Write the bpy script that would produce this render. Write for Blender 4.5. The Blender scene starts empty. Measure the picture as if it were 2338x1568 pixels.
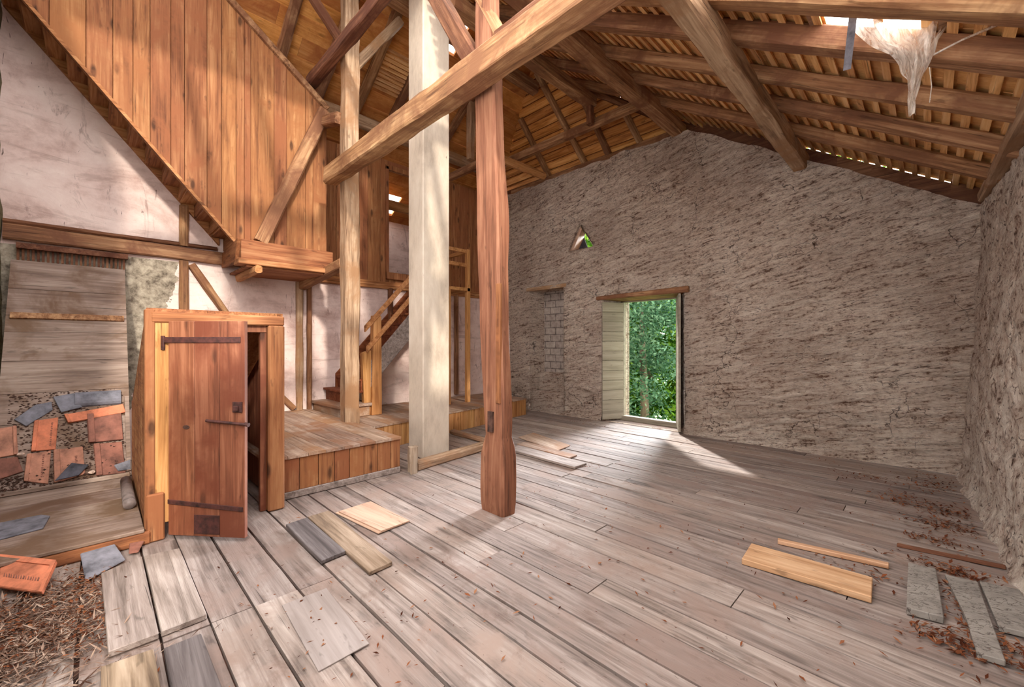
import bpy, bmesh, math, random
from mathutils import Vector, Matrix, noise
random.seed(7)
R = random.random
U = random.uniform
C = bpy.context.scene.collection
PI = math.pi

# ------------------------------------------------------------------ helpers
def lin(c):
    return tuple((x/12.92 if x <= .04045 else ((x+.055)/1.055)**2.4) for x in [v/255 for v in c]) + (1,)

class MB:
    """collects faces of one mesh"""
    def __init__(s): s.v = []; s.f = []; s.t = []
    def face(s, pts, tone=None):
        n = len(s.v); s.v += [tuple(p) for p in pts]; s.f.append(tuple(range(n, n+len(pts)))); s.t.append(R() if tone is None else tone)
    def hexa(s, p, tone=None):            # p: 4 bottom (ccw) + 4 top
        t = R() if tone is None else tone
        n = len(s.v); s.v += [tuple(q) for q in p]
        for q in ((3,2,1,0),(4,5,6,7),(0,1,5,4),(1,2,6,5),(2,3,7,6),(3,0,4,7)):
            s.f.append(tuple(n+i for i in q)); s.t.append(t)
        return s
    def box(s, x0, x1, y0, y1, z0, z1, tone=None):
        return s.hexa([(x0,y0,z0),(x1,y0,z0),(x1,y1,z0),(x0,y1,z0),(x0,y0,z1),(x1,y0,z1),(x1,y1,z1),(x0,y1,z1)], tone)
    def prism(s, pts, vec, tone=None):
        t = R() if tone is None else tone
        n = len(pts); b = len(s.v); vec = Vector(vec)
        s.v += [tuple(p) for p in pts] + [tuple(Vector(p)+vec) for p in pts]
        s.f.append(tuple(b+i for i in reversed(range(n)))); s.t.append(t)
        s.f.append(tuple(b+n+i for i in range(n))); s.t.append(t)
        for i in range(n):
            j = (i+1) % n
            s.f.append((b+i, b+j, b+n+j, b+n+i)); s.t.append(t)
        return s
    def tube(s, pts, rad, seg=8, tone=None, caps=True):
        t = R() if tone is None else tone
        pts = [Vector(p) for p in pts]; b = len(s.v)
        for i, p in enumerate(pts):
            d = (pts[min(i+1, len(pts)-1)] - pts[max(i-1, 0)]).normalized()
            u = d.cross(Vector((0,0,1)) if abs(d.z) < .9 else Vector((1,0,0))).normalized(); w = d.cross(u)
            r = rad[i] if isinstance(rad, (list, tuple)) else rad
            for k in range(seg):
                a = 2*PI*k/seg
                s.v.append(tuple(p + u*math.cos(a)*r + w*math.sin(a)*r))
        for i in range(len(pts)-1):
            for k in range(seg):
                k2 = (k+1) % seg
                s.f.append((b+i*seg+k, b+i*seg+k2, b+(i+1)*seg+k2, b+(i+1)*seg+k)); s.t.append(t)
        if caps:
            s.f.append(tuple(b+k for k in reversed(range(seg)))); s.t.append(t)
            e = b+(len(pts)-1)*seg
            s.f.append(tuple(e+k for k in range(seg))); s.t.append(t)
        return s
    def rings(s, rings, tone=None, caps=True):   # list of rings with equal vertex count
        t = R() if tone is None else tone
        b = len(s.v); n = len(rings[0])
        for r in rings: s.v += [tuple(p) for p in r]
        for i in range(len(rings)-1):
            for k in range(n):
                k2 = (k+1) % n
                s.f.append((b+i*n+k, b+i*n+k2, b+(i+1)*n+k2, b+(i+1)*n+k)); s.t.append(t)
        if caps:
            s.f.append(tuple(b+k for k in reversed(range(n)))); s.t.append(t)
            e = b+(len(rings)-1)*n
            s.f.append(tuple(e+k for k in range(n))); s.t.append(t)
        return s
    def build(s, name, mat, parent=None, bevel=0, smooth=False, matrix=None):
        me = bpy.data.meshes.new(name)
        off = Vector(parent.location) if parent is not None and parent.type == 'EMPTY' else (Vector(parent['org']) if parent is not None and 'org' in parent else Vector((0,0,0)))
        me.from_pydata([tuple(Vector(p)-off) for p in s.v], [], s.f)
        a = me.attributes.new('tone', 'FLOAT', 'FACE')
        a.data.foreach_set('value', s.t)
        bm = bmesh.new(); bm.from_mesh(me)
        bmesh.ops.recalc_face_normals(bm, faces=bm.faces)
        if bevel:
            bmesh.ops.bevel(bm, geom=[e for e in bm.edges if len(e.link_faces) == 2 and e.calc_face_angle(0) > .6], offset=bevel, segments=1, affect='EDGES', clamp_overlap=True)
        bm.to_mesh(me); bm.free()
        if smooth: me.polygons.foreach_set('use_smooth', [True]*len(me.polygons))
        me.materials.append(mat)
        o = bpy.data.objects.new(name, me); C.objects.link(o)
        if parent is not None:
            o.parent = parent
            if parent.type != 'EMPTY' and 'org' not in parent: pass
        if matrix is not None: o.matrix_world = matrix
        return o

def tag(o, label=None, cat=None, group=None, kind=None):
    if label: o['label'] = label
    if cat: o['category'] = cat
    if group: o['group'] = group
    if kind: o['kind'] = kind
    return o
def empty(name, loc, label=None, cat=None, group=None, kind=None):
    o = bpy.data.objects.new(name, None); o.empty_display_size = .1; C.objects.link(o); o.location = loc
    return tag(o, label, cat, group, kind)

# ------------------------------------------------------------------ materials
def nt(name):
    m = bpy.data.materials.new(name); m.use_nodes = True
    t = m.node_tree; t.nodes.clear()
    return m, t
def N(t, typ, **kw):
    n = t.nodes.new(typ)
    for k, v in kw.items():
        if k.startswith('i_'):
            key = k[2:]; key = int(key) if key.isdigit() else key.replace('_', ' ')
            n.inputs[key].default_value = v
        else: setattr(n, k, v)
    return n
def ramp(t, stops, fac):
    n = t.nodes.new('ShaderNodeValToRGB'); e = n.color_ramp.elements
    while len(e) < len(stops): e.new(.5)
    for el, (p, c) in zip(e, stops): el.position = p; el.color = c if len(c) == 4 else lin(c)
    t.links.new(fac, n.inputs[0]); return n.outputs[0]
def mix(t, fac, a, b, mode='MIX'):
    n = t.nodes.new('ShaderNodeMix'); n.data_type = 'RGBA'; n.blend_type = mode
    for s, v in ((n.inputs[0], fac), (n.inputs[6], a), (n.inputs[7], b)):
        if hasattr(v, 'links'): t.links.new(v, s)
        else: s.default_value = v if not isinstance(v, tuple) or len(v) == 4 else lin(v)
    return n.outputs[2]
def math_(t, op, a, b=0., c=None):
    n = t.nodes.new('ShaderNodeMath'); n.operation = op
    for s, v in zip(n.inputs, (a, b, c)):
        if v is None: continue
        if hasattr(v, 'links'): t.links.new(v, s)
        else: s.default_value = v
    return n.outputs[0]
def coords(t, scale, tone_shift=True, loc=(0,0,0)):
    tc = t.nodes.new('ShaderNodeTexCoord')
    v = tc.outputs['Object']
    if tone_shift:
        at = N(t, 'ShaderNodeAttribute', attribute_name='tone')
        vm = N(t, 'ShaderNodeVectorMath', operation='MULTIPLY_ADD')
        cb = N(t, 'ShaderNodeCombineXYZ')
        for k in range(3): t.links.new(math_(t, 'MULTIPLY', at.outputs['Fac'], 17.3+k*11.7), cb.inputs[k])
        vm.inputs[1].default_value = (1,1,1)
        t.links.new(v, vm.inputs[0]); t.links.new(cb.outputs[0], vm.inputs[2]); v = vm.outputs[0]
    mp = N(t, 'ShaderNodeMapping'); mp.inputs['Scale'].default_value = scale; mp.inputs['Location'].default_value = loc
    t.links.new(v, mp.inputs[0])
    return mp.outputs[0]
def noise_(t, vec, scale=1, detail=4, rough=.6, dist=0.):
    n = N(t, 'ShaderNodeTexNoise'); n.inputs['Scale'].default_value = scale; n.inputs['Detail'].default_value = detail
    n.inputs['Roughness'].default_value = rough; n.inputs['Distortion'].default_value = dist
    t.links.new(vec, n.inputs['Vector']); return n.outputs['Fac']
def bump(t, h, strength, dist=.01, normal=None):
    b = N(t, 'ShaderNodeBump'); b.inputs['Strength'].default_value = strength; b.inputs['Distance'].default_value = dist
    t.links.new(h, b.inputs['Height'])
    if normal: t.links.new(normal, b.inputs['Normal'])
    return b.outputs[0]
def surf(t, col, rough=.8, nrm=None, spec=.3):
    p = N(t, 'ShaderNodeBsdfPrincipled'); o = N(t, 'ShaderNodeOutputMaterial')
    if hasattr(col, 'links'): t.links.new(col, p.inputs['Base Color'])
    else: p.inputs['Base Color'].default_value = col if len(col) == 4 else lin(col)
    if hasattr(rough, 'links'): t.links.new(rough, p.inputs['Roughness'])
    else: p.inputs['Roughness'].default_value = rough
    p.inputs['Specular IOR Level'].default_value = spec
    if nrm: t.links.new(nrm, p.inputs['Normal'])
    t.links.new(p.outputs[0], o.inputs[0]); return p

def wood(name, dark, mid, light, axis='X', var=.35, rough=.75, knots=.6, stain=None, bumps=.5, freq=1., spec=.25, cracks=.75, dirt=0):
    m, t = nt(name)
    i = 'XYZ'.index(axis)
    def sc(along, across):
        s = [across*freq]*3; s[i] = along*freq; return tuple(s)
    g = noise_(t, coords(t, sc(1.1, 26)), 1, 5, .65, .6)
    g2 = noise_(t, coords(t, sc(.7, 5), loc=(3,1,7)), 1, 4, .6, 1.2)
    fac = math_(t, 'ADD', math_(t, 'MULTIPLY', g, .55), math_(t, 'MULTIPLY', g2, .45))
    col = ramp(t, [(.36, dark), (.49, mid), (.63, light)], fac)
    ck = noise_(t, coords(t, sc(.55, 34), loc=(5,9,2)), 1, 3, .55, 1.6)
    ckf = ramp(t, [(.66, (0,0,0,1)), (.715, (1,1,1,1))], ck)
    col = mix(t, math_(t, 'MULTIPLY', ckf, cracks), col, tuple(int(c*.42) for c in dark))
    fl_ = noise_(t, coords(t, sc(5, 16), loc=(1,2,8)), 1, 3, .6)
    col = mix(t, math_(t, 'MULTIPLY', ramp(t, [(.64, (0,0,0,1)), (.72, (1,1,1,1))], fl_), .45), col, tuple(int(c*.6) for c in dark))
    if knots:
        v = N(t, 'ShaderNodeTexVoronoi'); v.inputs['Scale'].default_value = 1; v.inputs['Randomness'].default_value = 1
        t.links.new(coords(t, sc(2.2, 6.5)), v.inputs['Vector'])
        kf = ramp(t, [(.1, (1,1,1,1)), (.2, (0,0,0,1))], v.outputs['Distance'])
        col = mix(t, math_(t, 'MULTIPLY', kf, knots), col, tuple(int(c*.55) for c in dark))
    if stain:
        sf = noise_(t, coords(t, (1.7,1.7,1.7), loc=(9,4,2)), 1, 5, .65, .5)
        col = mix(t, ramp(t, [(.47, (0,0,0,1)), (.62, (1,1,1,1))], sf), col, stain)
    at = N(t, 'ShaderNodeAttribute', attribute_name='tone')
    hs = N(t, 'ShaderNodeHueSaturation')
    t.links.new(math_(t, 'MULTIPLY_ADD', at.outputs['Fac'], var, 1-var*.5), hs.inputs['Value'])
    t.links.new(math_(t, 'MULTIPLY_ADD', at.outputs['Fac'], .01, .497), hs.inputs['Hue'])
    t.links.new(col, hs.inputs['Color'])
    out = hs.outputs[0]
    if dirt:
        d1 = noise_(t, coords(t, (2.6,4.5,2), False, (2,7,1)), 1, 6, .72, .8)
        out = mix(t, math_(t, 'MULTIPLY', ramp(t, [(.55, (0,0,0,1)), (.72, (1,1,1,1))], d1), dirt), out, (92,70,60))
        d2 = noise_(t, coords(t, (16,30,9), False, (5,7,1)), 1, 4, .7, .6)
        out = mix(t, math_(t, 'MULTIPLY', ramp(t, [(.64, (0,0,0,1)), (.7, (1,1,1,1))], d2), dirt), out, (74,52,44))
    nrm = bump(t, g, bumps, .006)
    surf(t, out, rough, nrm, spec)
    return m

ORANGE = ((112,60,30), (172,103,58), (203,140,88))
def orange(axis, **k): return wood('pine_orange_'+axis, *ORANGE, axis=axis, **k)
M = {}
M['pineZ'] = wood('pine_boards_upright', (98,58,38), (143,92,60), (172,122,84), 'Z', var=.22, knots=.8, stain=(146,92,60))
M['pineY'] = wood('pine_boards_along_y', (104,62,40), (154,99,64), (184,134,94), 'Y', var=.3, knots=.5)
M['pineX'] = wood('pine_boards_along_x', (104,62,40), (154,99,64), (184,134,94), 'X', var=.3, knots=.5)
M['beam'] = wood('hewn_beam', (92,60,42), (146,104,74), (186,146,110), 'X', var=.3, knots=.25, stain=(120,80,58), bumps=.9)
M['beam_dark'] = wood('dark_beam', (72,42,30), (110,70,50), (148,104,78), 'X', var=.3, knots=.25, stain=(92,54,38), bumps=.9)
M['beam_grey'] = wood('weathered_beam', (104,78,62), (158,128,104), (196,168,142), 'X', var=.2, knots=.25, stain=(150,112,84), bumps=.8)
M['oak'] = wood('old_oak_post', (92,58,42), (132,86,64), (158,112,86), 'Z', var=.2, knots=.3, bumps=.8)
M['roofboard'] = wood('roof_boarding', (166,102,50), (198,134,74), (214,154,94), 'Y', var=.35, knots=.5, stain=(170,104,56), cracks=.3, bumps=.3)
M['lathY'] = wood('roof_laths_y', (176,120,74), (222,172,118), (238,200,152), 'Y', var=.3, knots=.2)
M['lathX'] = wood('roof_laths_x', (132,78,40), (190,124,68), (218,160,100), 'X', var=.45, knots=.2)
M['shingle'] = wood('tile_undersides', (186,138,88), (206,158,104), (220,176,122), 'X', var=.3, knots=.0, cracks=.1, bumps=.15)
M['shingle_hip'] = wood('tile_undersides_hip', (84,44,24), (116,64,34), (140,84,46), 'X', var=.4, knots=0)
M['floor'] = wood('floor_boards', (90,78,73), (136,122,116), (168,155,149), 'X', var=.32, rough=.72, knots=.3, stain=(140,121,113), bumps=.8, dirt=.55, spec=.35)
M['platform_top'] = wood('platform_boards', (116,92,78), (160,134,118), (190,168,152), 'X', var=.25, knots=.3, stain=(150,110,84))
M['greyboard'] = wood('grey_boards', (104,86,78), (140,120,110), (164,146,136), 'Y', var=.15, knots=.15, stain=(112,88,72), bumps=.4)
M['greyplank'] = wood('weathered_plank', (98,86,80), (140,126,120), (168,155,149), 'X', var=.25, knots=.4, bumps=1.)
M['darkplank'] = wood('dark_plank', (58,52,52), (92,84,84), (122,114,114), 'X', var=.15, knots=.3)
M['olive_plank'] = wood('olive_plank', (88,72,60), (136,116,98), (168,148,130), 'X', var=.2, knots=.2)
M['paleboard'] = wood('pale_board', (160,116,84), (190,148,116), (208,170,140), 'X', var=.1, knots=.5)
M['ply'] = wood('pale_ply', (170,136,116), (188,154,134), (200,170,150), 'X', var=.05, knots=0, bumps=.2)
M['greysheet'] = wood('grey_sheet', (128,117,113), (146,135,131), (160,149,145), 'X', var=.05, knots=0, bumps=.1, cracks=.1)
M['doorwood'] = wood('door_boards', (84,44,30), (134,80,58), (166,110,84), 'Z', var=.2, rough=.55, knots=.7, stain=(116,62,44), spec=.4)
M['newpineZ'] = wood('light_pine_upright', (140,90,52), (182,128,80), (206,156,108), 'Z', var=.15, knots=.4)
M['newpineX'] = wood('light_pine_x', (140,90,52), (180,126,80), (204,152,106), 'X', var=.15, knots=.4)
M['stepdark'] = wood('dark_steps', (84,40,22), (124,66,38), (150,92,60), 'Y', var=.2, knots=.2)
M['shutter'] = wood('grey_shutter', (122,114,102), (146,138,124), (162,154,140), 'X', var=.12, knots=.0, bumps=.2, cracks=.1)

def plain(name, col, rough=.8, var=.15, scale=8, bumps=.3, spec=.3, metallic=0.):
    m, t = nt(name)
    f = noise_(t, coords(t, (scale,)*3), 1, 6, .65)
    d = tuple(max(0, int(c*(1-var*1.6))) for c in col); l = tuple(min(255, int(c*(1+var))) for c in col)
    c = ramp(t, [(.3, d), (.5, col), (.72, l)], f)
    p = surf(t, c, rough, bump(t, f, bumps, .01), spec); p.inputs['Metallic'].default_value = metallic
    return m
M['clay'] = plain('clay_tile', (200,122,92), var=.18, scale=7)
M['clay_brown'] = plain('brown_tile', (130,86,74), var=.2, scale=7)
M['clay_pale'] = plain('pale_tile', (172,122,102), var=.2, scale=7)
M['slate'] = plain('slate', (112,112,122), var=.22, scale=9)
M['slate_dark'] = plain('dark_slate', (82,82,92), var=.25, scale=9)
M['iron'] = plain('rusty_iron', (70,38,34), rough=.6, var=.35, scale=20, spec=.5)
M['stone'] = plain('pebble', (200,176,162), var=.2, scale=20)
M['dark'] = plain('dark_debris', (74,52,44), var=.4, scale=14)
M['lead'] = plain('lead_pipe', (120,108,106), rough=.5, var=.2, scale=10)
M['concrete'] = None

# roughcast stone wall
def rough_wall(name, streak, light=(242,226,211), mid=(216,194,177), dark=(112,84,70), warp=1.2, rot=0., green=False):
    m, t = nt(name)
    mp = N(t, 'ShaderNodeMapping'); mp.inputs['Rotation'].default_value = (0, rot, 0)
    tc = N(t, 'ShaderNodeTexCoord'); t.links.new(tc.outputs['Object'], mp.inputs[0])
    mp2 = N(t, 'ShaderNodeMapping'); mp2.inputs['Scale'].default_value = streak; t.links.new(mp.outputs[0], mp2.inputs[0])
    a = noise_(t, mp2.outputs[0], 1, 7, .68, warp)
    b = noise_(t, coords(t, (22,22,22), False), 1, 6, .7)
    c = noise_(t, coords(t, (.9,.9,.9), False, (4,2,1)), 1, 3, .5)
    f = math_(t, 'ADD', math_(t, 'MULTIPLY', a, .62), math_(t, 'MULTIPLY', b, .38))
    col = ramp(t, [(.385, dark), (.455, mid), (.54, light), (.68, tuple(min(255, x+16) for x in light))], f)  # last stop whitens raised spots, highlights put into the colour for relief
    col = mix(t, math_(t, 'MULTIPLY', ramp(t, [(.4, (0,0,0,1)), (.65, (1,1,1,1))], c), .35), col, (150,118,100))
    if green:
        col = mix(t, .55, col, (128,124,92))
    mp3 = N(t, 'ShaderNodeMapping'); mp3.inputs['Scale'].default_value = tuple(v*k for v, k in zip(streak, (2.2,2.2,2.4))); mp3.inputs['Location'].default_value = (3,3,3); t.links.new(mp.outputs[0], mp3.inputs[0])
    d_ = noise_(t, mp3.outputs[0], 1, 5, .6, 2.)
    col = mix(t, math_(t, 'MULTIPLY', ramp(t, [(.57, (0,0,0,1)), (.65, (1,1,1,1))], d_), .85), col, tuple(int(x*.8) for x in dark))
    # thin cracks
    v = N(t, 'ShaderNodeTexVoronoi', feature='DISTANCE_TO_EDGE'); v.inputs['Scale'].default_value = 1.
    nz = N(t, 'ShaderNodeTexNoise'); nz.inputs['Scale'].default_value = 3; nz.inputs['Detail'].default_value = 5
    t.links.new(tc.outputs['Object'], nz.inputs['Vector'])
    vm = N(t, 'ShaderNodeVectorMath', operation='MULTIPLY_ADD'); vm.inputs[1].default_value = (.6,.6,.6)
    t.links.new(nz.outputs['Color'], vm.inputs[0]); t.links.new(tc.outputs['Object'], vm.inputs[2])
    ms = N(t, 'ShaderNodeMapping'); ms.inputs['Scale'].default_value = (2.2,2.2,1.2); t.links.new(vm.outputs[0], ms.inputs[0])
    t.links.new(ms.outputs[0], v.inputs['Vector'])
    msk = noise_(t, coords(t, (1.6,1.6,1.6), False, (7,7,3)), 1, 2, .5)
    cr = math_(t, 'MULTIPLY', ramp(t, [(.004, (1,1,1,1)), (.013, (0,0,0,1))], v.outputs['Distance']), ramp(t, [(.54, (0,0,0,1)), (.6, (1,1,1,1))], msk))
    col = mix(t, math_(t, 'MULTIPLY', cr, .8), col, (58,38,32))
    n1 = bump(t, a, 1., .11); n2 = bump(t, b, .9, .03, n1)
    surf(t, col, .92, n2, .15)
    return m
M['stonewall'] = rough_wall('roughcast_gable', (3.2, 3.2, 17), rot=.2)
M['stonewall_side'] = rough_wall('roughcast_side', (9, 4.5, 5.5), light=(238,226,214), mid=(212,192,178), dark=(120,94,82))
M['mossy'] = rough_wall('mossy_plaster', (6,6,3), light=(178,172,140), mid=(142,134,104), dark=(86,78,58), green=True)

# limewashed partition wall
m, t = nt('limewash')
tc = N(t, 'ShaderNodeTexCoord'); sx = N(t, 'ShaderNodeSeparateXYZ'); t.links.new(tc.outputs['Object'], sx.inputs[0])
n1 = noise_(t, coords(t, (1.2,1.2,2.2), False), 1, 5, .6, .8)
n2 = noise_(t, coords(t, (9,9,9), False), 1, 6, .7)
base = ramp(t, [(.3, (178,148,140)), (.5, (222,200,194)), (.7, (238,222,216))], math_(t, 'ADD', math_(t, 'MULTIPLY', n1, .7), math_(t, 'MULTIPLY', n2, .3)))
sp = noise_(t, coords(t, (5,5,1.6), False, (2,8,1)), 1, 6, .7, 1.)
base = mix(t, math_(t, 'MULTIPLY', ramp(t, [(.58, (0,0,0,1)), (.68, (1,1,1,1))], sp), .6), base, (126,98,90))
wv = noise_(t, coords(t, (.8,.8,4.5), False, (6,3,9)), 1, 6, .7, 1.5)
base = mix(t, math_(t, 'MULTIPLY', ramp(t, [(.55, (0,0,0,1)), (.7, (1,1,1,1))], wv), .55), base, (150,122,112))
ck = noise_(t, coords(t, (14,14,2.2), False, (1,6,3)), 1, 3, .5, 2.5)
base = mix(t, math_(t, 'MULTIPLY', ramp(t, [(.70, (0,0,0,1)), (.74, (1,1,1,1))], ck), .8), base, (70,48,42))
# bare grey render patch low on the left (irregular edge)
edge = noise_(t, coords(t, (3.5,3.5,3.5), False, (1,1,5)), 1, 5, .65)
q = math_(t, 'ADD', sx.outputs[1], math_(t, 'MULTIPLY', math_(t, 'SUBTRACT', 2.45, sx.outputs[2]), .28))
q = math_(t, 'ADD', q, math_(t, 'MULTIPLY', math_(t, 'SUBTRACT', edge, .5), .5))
msk = math_(t, 'MULTIPLY', math_(t, 'LESS_THAN', q, .8), math_(t, 'LESS_THAN', sx.outputs[2], 2.62))
gr = ramp(t, [(.35, (92,82,72)), (.5, (146,136,122)), (.65, (176,166,150))], noise_(t, coords(t, (11,11,11), False, (3,0,0)), 1, 7, .7))
base = mix(t, msk, base, gr)
hh = math_(t, 'ADD', math_(t, 'MULTIPLY', n1, 1.), math_(t, 'MULTIPLY', n2, .3))
hh = math_(t, 'SUBTRACT', hh, math_(t, 'MULTIPLY', msk, .3))
surf(t, base, .9, bump(t, hh, .6, .03), .15); M['limewash'] = m

m, t = nt('smooth_cement')
n1 = noise_(t, coords(t, (2.2,2.2,1.1), False), 1, 6, .65, .7); n2 = noise_(t, coords(t, (14,14,5), False, (1,5,2)), 1, 6, .7)
col = ramp(t, [(.3, (164,150,136)), (.5, (198,184,168)), (.7, (216,204,190))], math_(t, 'ADD', math_(t, 'MULTIPLY', n1, .6), math_(t, 'MULTIPLY', n2, .4)))
st = noise_(t, coords(t, (7,7,1.3), False, (5,5,0)), 1, 5, .7, 1.)
col = mix(t, ramp(t, [(.68, (0,0,0,1)), (.73, (.8,.8,.8,1))], st), col, (88,76,70))
surf(t, col, .85, bump(t, n2, .25, .01), .2); M['concrete'] = m

m, t = nt('cracked_slab')
n1 = noise_(t, coords(t, (3,3,3), False), 1, 6, .7, .7)
col = ramp(t, [(.3, (108,102,98)), (.5, (142,136,130)), (.7, (164,158,152))], n1)
ck = noise_(t, coords(t, (4,9,4), False, (3,1,0)), 1, 4, .6, 3.)
ab = math_(t, 'ABSOLUTE', math_(t, 'SUBTRACT', ck, .5))
col = mix(t, math_(t, 'MULTIPLY', ramp(t, [(.006, (1,1,1,1)), (.02, (0,0,0,1))], ab), .8), col, (60,50,46))
surf(t, col, .9, bump(t, n1, .4, .01), .2); M['slab'] = m
m, t = nt('bricks_behind')
bk = N(t, 'ShaderNodeTexBrick'); bk.inputs['Scale'].default_value = 1; bk.inputs['Mortar Size'].default_value = .012
bk.inputs['Brick Width'].default_value = .3; bk.inputs['Row Height'].default_value = .155
bk.inputs['Color1'].default_value = lin((178,166,156)); bk.inputs['Color2'].default_value = lin((156,142,134)); bk.inputs['Mortar'].default_value = lin((84,74,72))
tc = N(t, 'ShaderNodeTexCoord'); mp = N(t, 'ShaderNodeMapping'); mp.inputs['Rotation'].default_value = (-PI/2, 0, 0); t.links.new(tc.outputs['Object'], mp.inputs[0]); t.links.new(mp.outputs[0], bk.inputs['Vector'])
nn = noise_(t, coords(t, (14,14,14), False), 1, 5, .6)
cc = mix(t, .35, bk.outputs['Color'], ramp(t, [(.3, (90,80,76)), (.7, (210,198,190))], nn))
surf(t, cc, .9, bump(t, bk.outputs['Fac'], -.8, .02), .15); M['bricks'] = m

def leafmat(name, cols, trans=.5):
    m, t = nt(name)
    at = N(t, 'ShaderNodeAttribute', attribute_name='tone')
    col = ramp(t, [(i/(len(cols)-1), c) for i, c in enumerate(cols)], at.outputs['Fac'])
    d = N(t, 'ShaderNodeBsdfDiffuse'); tr = N(t, 'ShaderNodeBsdfTranslucent'); mx = N(t, 'ShaderNodeMixShader'); mx.inputs[0].default_value = trans
    t.links.new(col, d.inputs[0]); t.links.new(col, tr.inputs[0]); t.links.new(d.outputs[0], mx.inputs[1]); t.links.new(tr.outputs[0], mx.inputs[2])
    o = N(t, 'ShaderNodeOutputMaterial'); t.links.new(mx.outputs[0], o.inputs[0]); return m
M['leaves'] = leafmat('tree_leaves', [(20,44,12), (48,84,22), (88,126,40), (136,168,66)])
M['leaves_grey'] = leafmat('silvery_leaves', [(38,64,46), (64,94,70), (98,126,100)])
M['litter'] = leafmat('dry_leaves', [(56,30,22), (92,52,36), (128,76,50), (150,108,82)], .15)
M['straw'] = leafmat('straw', [(66,46,38), (104,80,68), (140,116,102), (172,150,134)], .1)
M['bark'] = wood('bark', (60,50,40), (84,72,60), (110,96,80), 'Z', knots=0)
M['grass'] = plain('grass_ground', (96,132,60), var=.3, scale=3)

m, t = nt('plastic_film')
p = N(t, 'ShaderNodeBsdfPrincipled'); p.inputs['Base Color'].default_value = lin((236,230,222)); p.inputs['Roughness'].default_value = .25
tr = N(t, 'ShaderNodeBsdfTransparent'); tl = N(t, 'ShaderNodeBsdfTranslucent'); tl.inputs[0].default_value = lin((240,236,230))
f = noise_(t, coords(t, (16,16,5), False), 1, 5, .7, 1.5)
m1 = N(t, 'ShaderNodeMixShader'); m1.inputs[0].default_value = .45; t.links.new(p.outputs[0], m1.inputs[1]); t.links.new(tl.outputs[0], m1.inputs[2])
m2 = N(t, 'ShaderNodeMixShader'); t.links.new(ramp(t, [(.38, (.25,.25,.25,1)), (.62, (.85,.85,.85,1))], f), m2.inputs[0]); t.links.new(tr.outputs[0], m2.inputs[1]); t.links.new(m1.outputs[0], m2.inputs[2])
o = N(t, 'ShaderNodeOutputMaterial'); t.links.new(m2.outputs[0], o.inputs[0]); M['film'] = m

# ------------------------------------------------------------------ generic beam (length on its local X)
def beam(name, p0, p1, w, h, mat, label=None, cat='beam', group=None, roll=0., hew=.006, round_=False, taper=1., parent=None, wane=.018, kind=None):
    p0 = Vector(p0); p1 = Vector(p1); d = p1-p0; L = d.length; x = d.normalized()
    up = Vector((0,0,1)) if abs(x.z) < .95 else Vector((0,1,0))
    y = up.cross(x).normalized(); z = x.cross(y)
    if roll:
        rm = Matrix.Rotation(roll, 3, x); y = rm @ y; z = rm @ z
    mb = MB(); n = max(3, int(L/.14)); s0 = R()*50; rings = []
    for i in range(n+1):
        a = i/n; k = 1+(taper-1)*a; ww = w*k/2; hh = h*k/2; c = wane
        if round_: sec = [(ww*math.cos(q*PI/5), hh*math.sin(q*PI/5)) for q in range(10)]
        else: sec = [(-ww+c,-hh),(ww-c,-hh),(ww,-hh+c),(ww,hh-c),(ww-c,hh),(-ww+c,hh),(-ww,hh-c),(-ww,-hh+c)]
        ring = []
        for j, (sy, sz) in enumerate(sec):
            q = noise.noise_vector(Vector((a*L*1.7+s0, j*.9+s0, s0)))*hew*1.6 + noise.noise_vector(Vector((a*L*7+s0, j*2.9, s0)))*hew*.7
            ring.append((a*L, sy+q.y, sz+q.z))
        rings.append(ring)
    mb.rings(rings)
    mx = Matrix((x, y, z)).transposed().to_4x4(); mx.translation = p0
    o = mb.build(name, mat)
    if parent is not None:
        o.parent = parent; mx.translation = p0 - Vector(parent.location)
        o.matrix_local = mx
    else:
        o.matrix_world = mx
        tag(o, label, cat, group, kind)
    return o

# ================================================================== STRUCTURE
# ---- floor of boards running along x
mb = MB()
rows = [-.72,-.5,-.28,-.06]
rows = [-.75,-.52,-.3,-.06,.24,.44,.64,.88,1.1,1.3,1.5,1.68,1.87,2.09,2.31,2.56,2.82,3.0,3.12,3.36,3.55]
y = 3.55
while y < 7.4: y += U(.15,.22); rows.append(y)
for a, b in zip(rows[:-1], rows[1:]):
    cuts = [-7.4]; x = -7.4+U(.5,2.5)
    while x < .9: cuts.append(x); x += U(1.6,4.2)
    if b < 1.2: cuts = sorted([c for c in cuts if c < -3.2] + [-2.72+U(-.04,.04)*(b<.7), -1.2+U(-.4,.4)])
    cuts.append(.95)
    g = U(.009, .02) if b < 3.4 else U(.01, .015)
    for c0, c1 in zip(cuts[:-1], cuts[1:]):
        dz = U(-.006, .003); n = max(1, int((c1-c0)/.3)); tn = R()
        w0 = [U(-.002,.002) for _ in range(n+1)]; w1 = [U(-.003,.003) for _ in range(n+1)]
        bot = []; 
        for i in range(n):
            xa = c0+.003+(c1-c0-.006)*i/n; xb = c0+.003+(c1-c0-.006)*(i+1)/n
            mb.hexa([(xa,a+g/2+w0[i],-.04),(xb,a+g/2+w0[i+1],-.04),(xb,b-g/2+w1[i+1],-.04),(xa,b-g/2+w1[i],-.04),
                     (xa,a+g/2+w0[i],dz),(xb,a+g/2+w0[i+1],dz),(xb,b-g/2+w1[i+1],dz),(xa,b-g/2+w1[i],dz)], tn)
fl = mb.build('floor', M['floor']); fl['kind'] = 'structure'
MB().box(-7.5,.95,-.75,7.5,-.2,-.028).build('floor_bed', M['dark'], fl)

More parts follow.
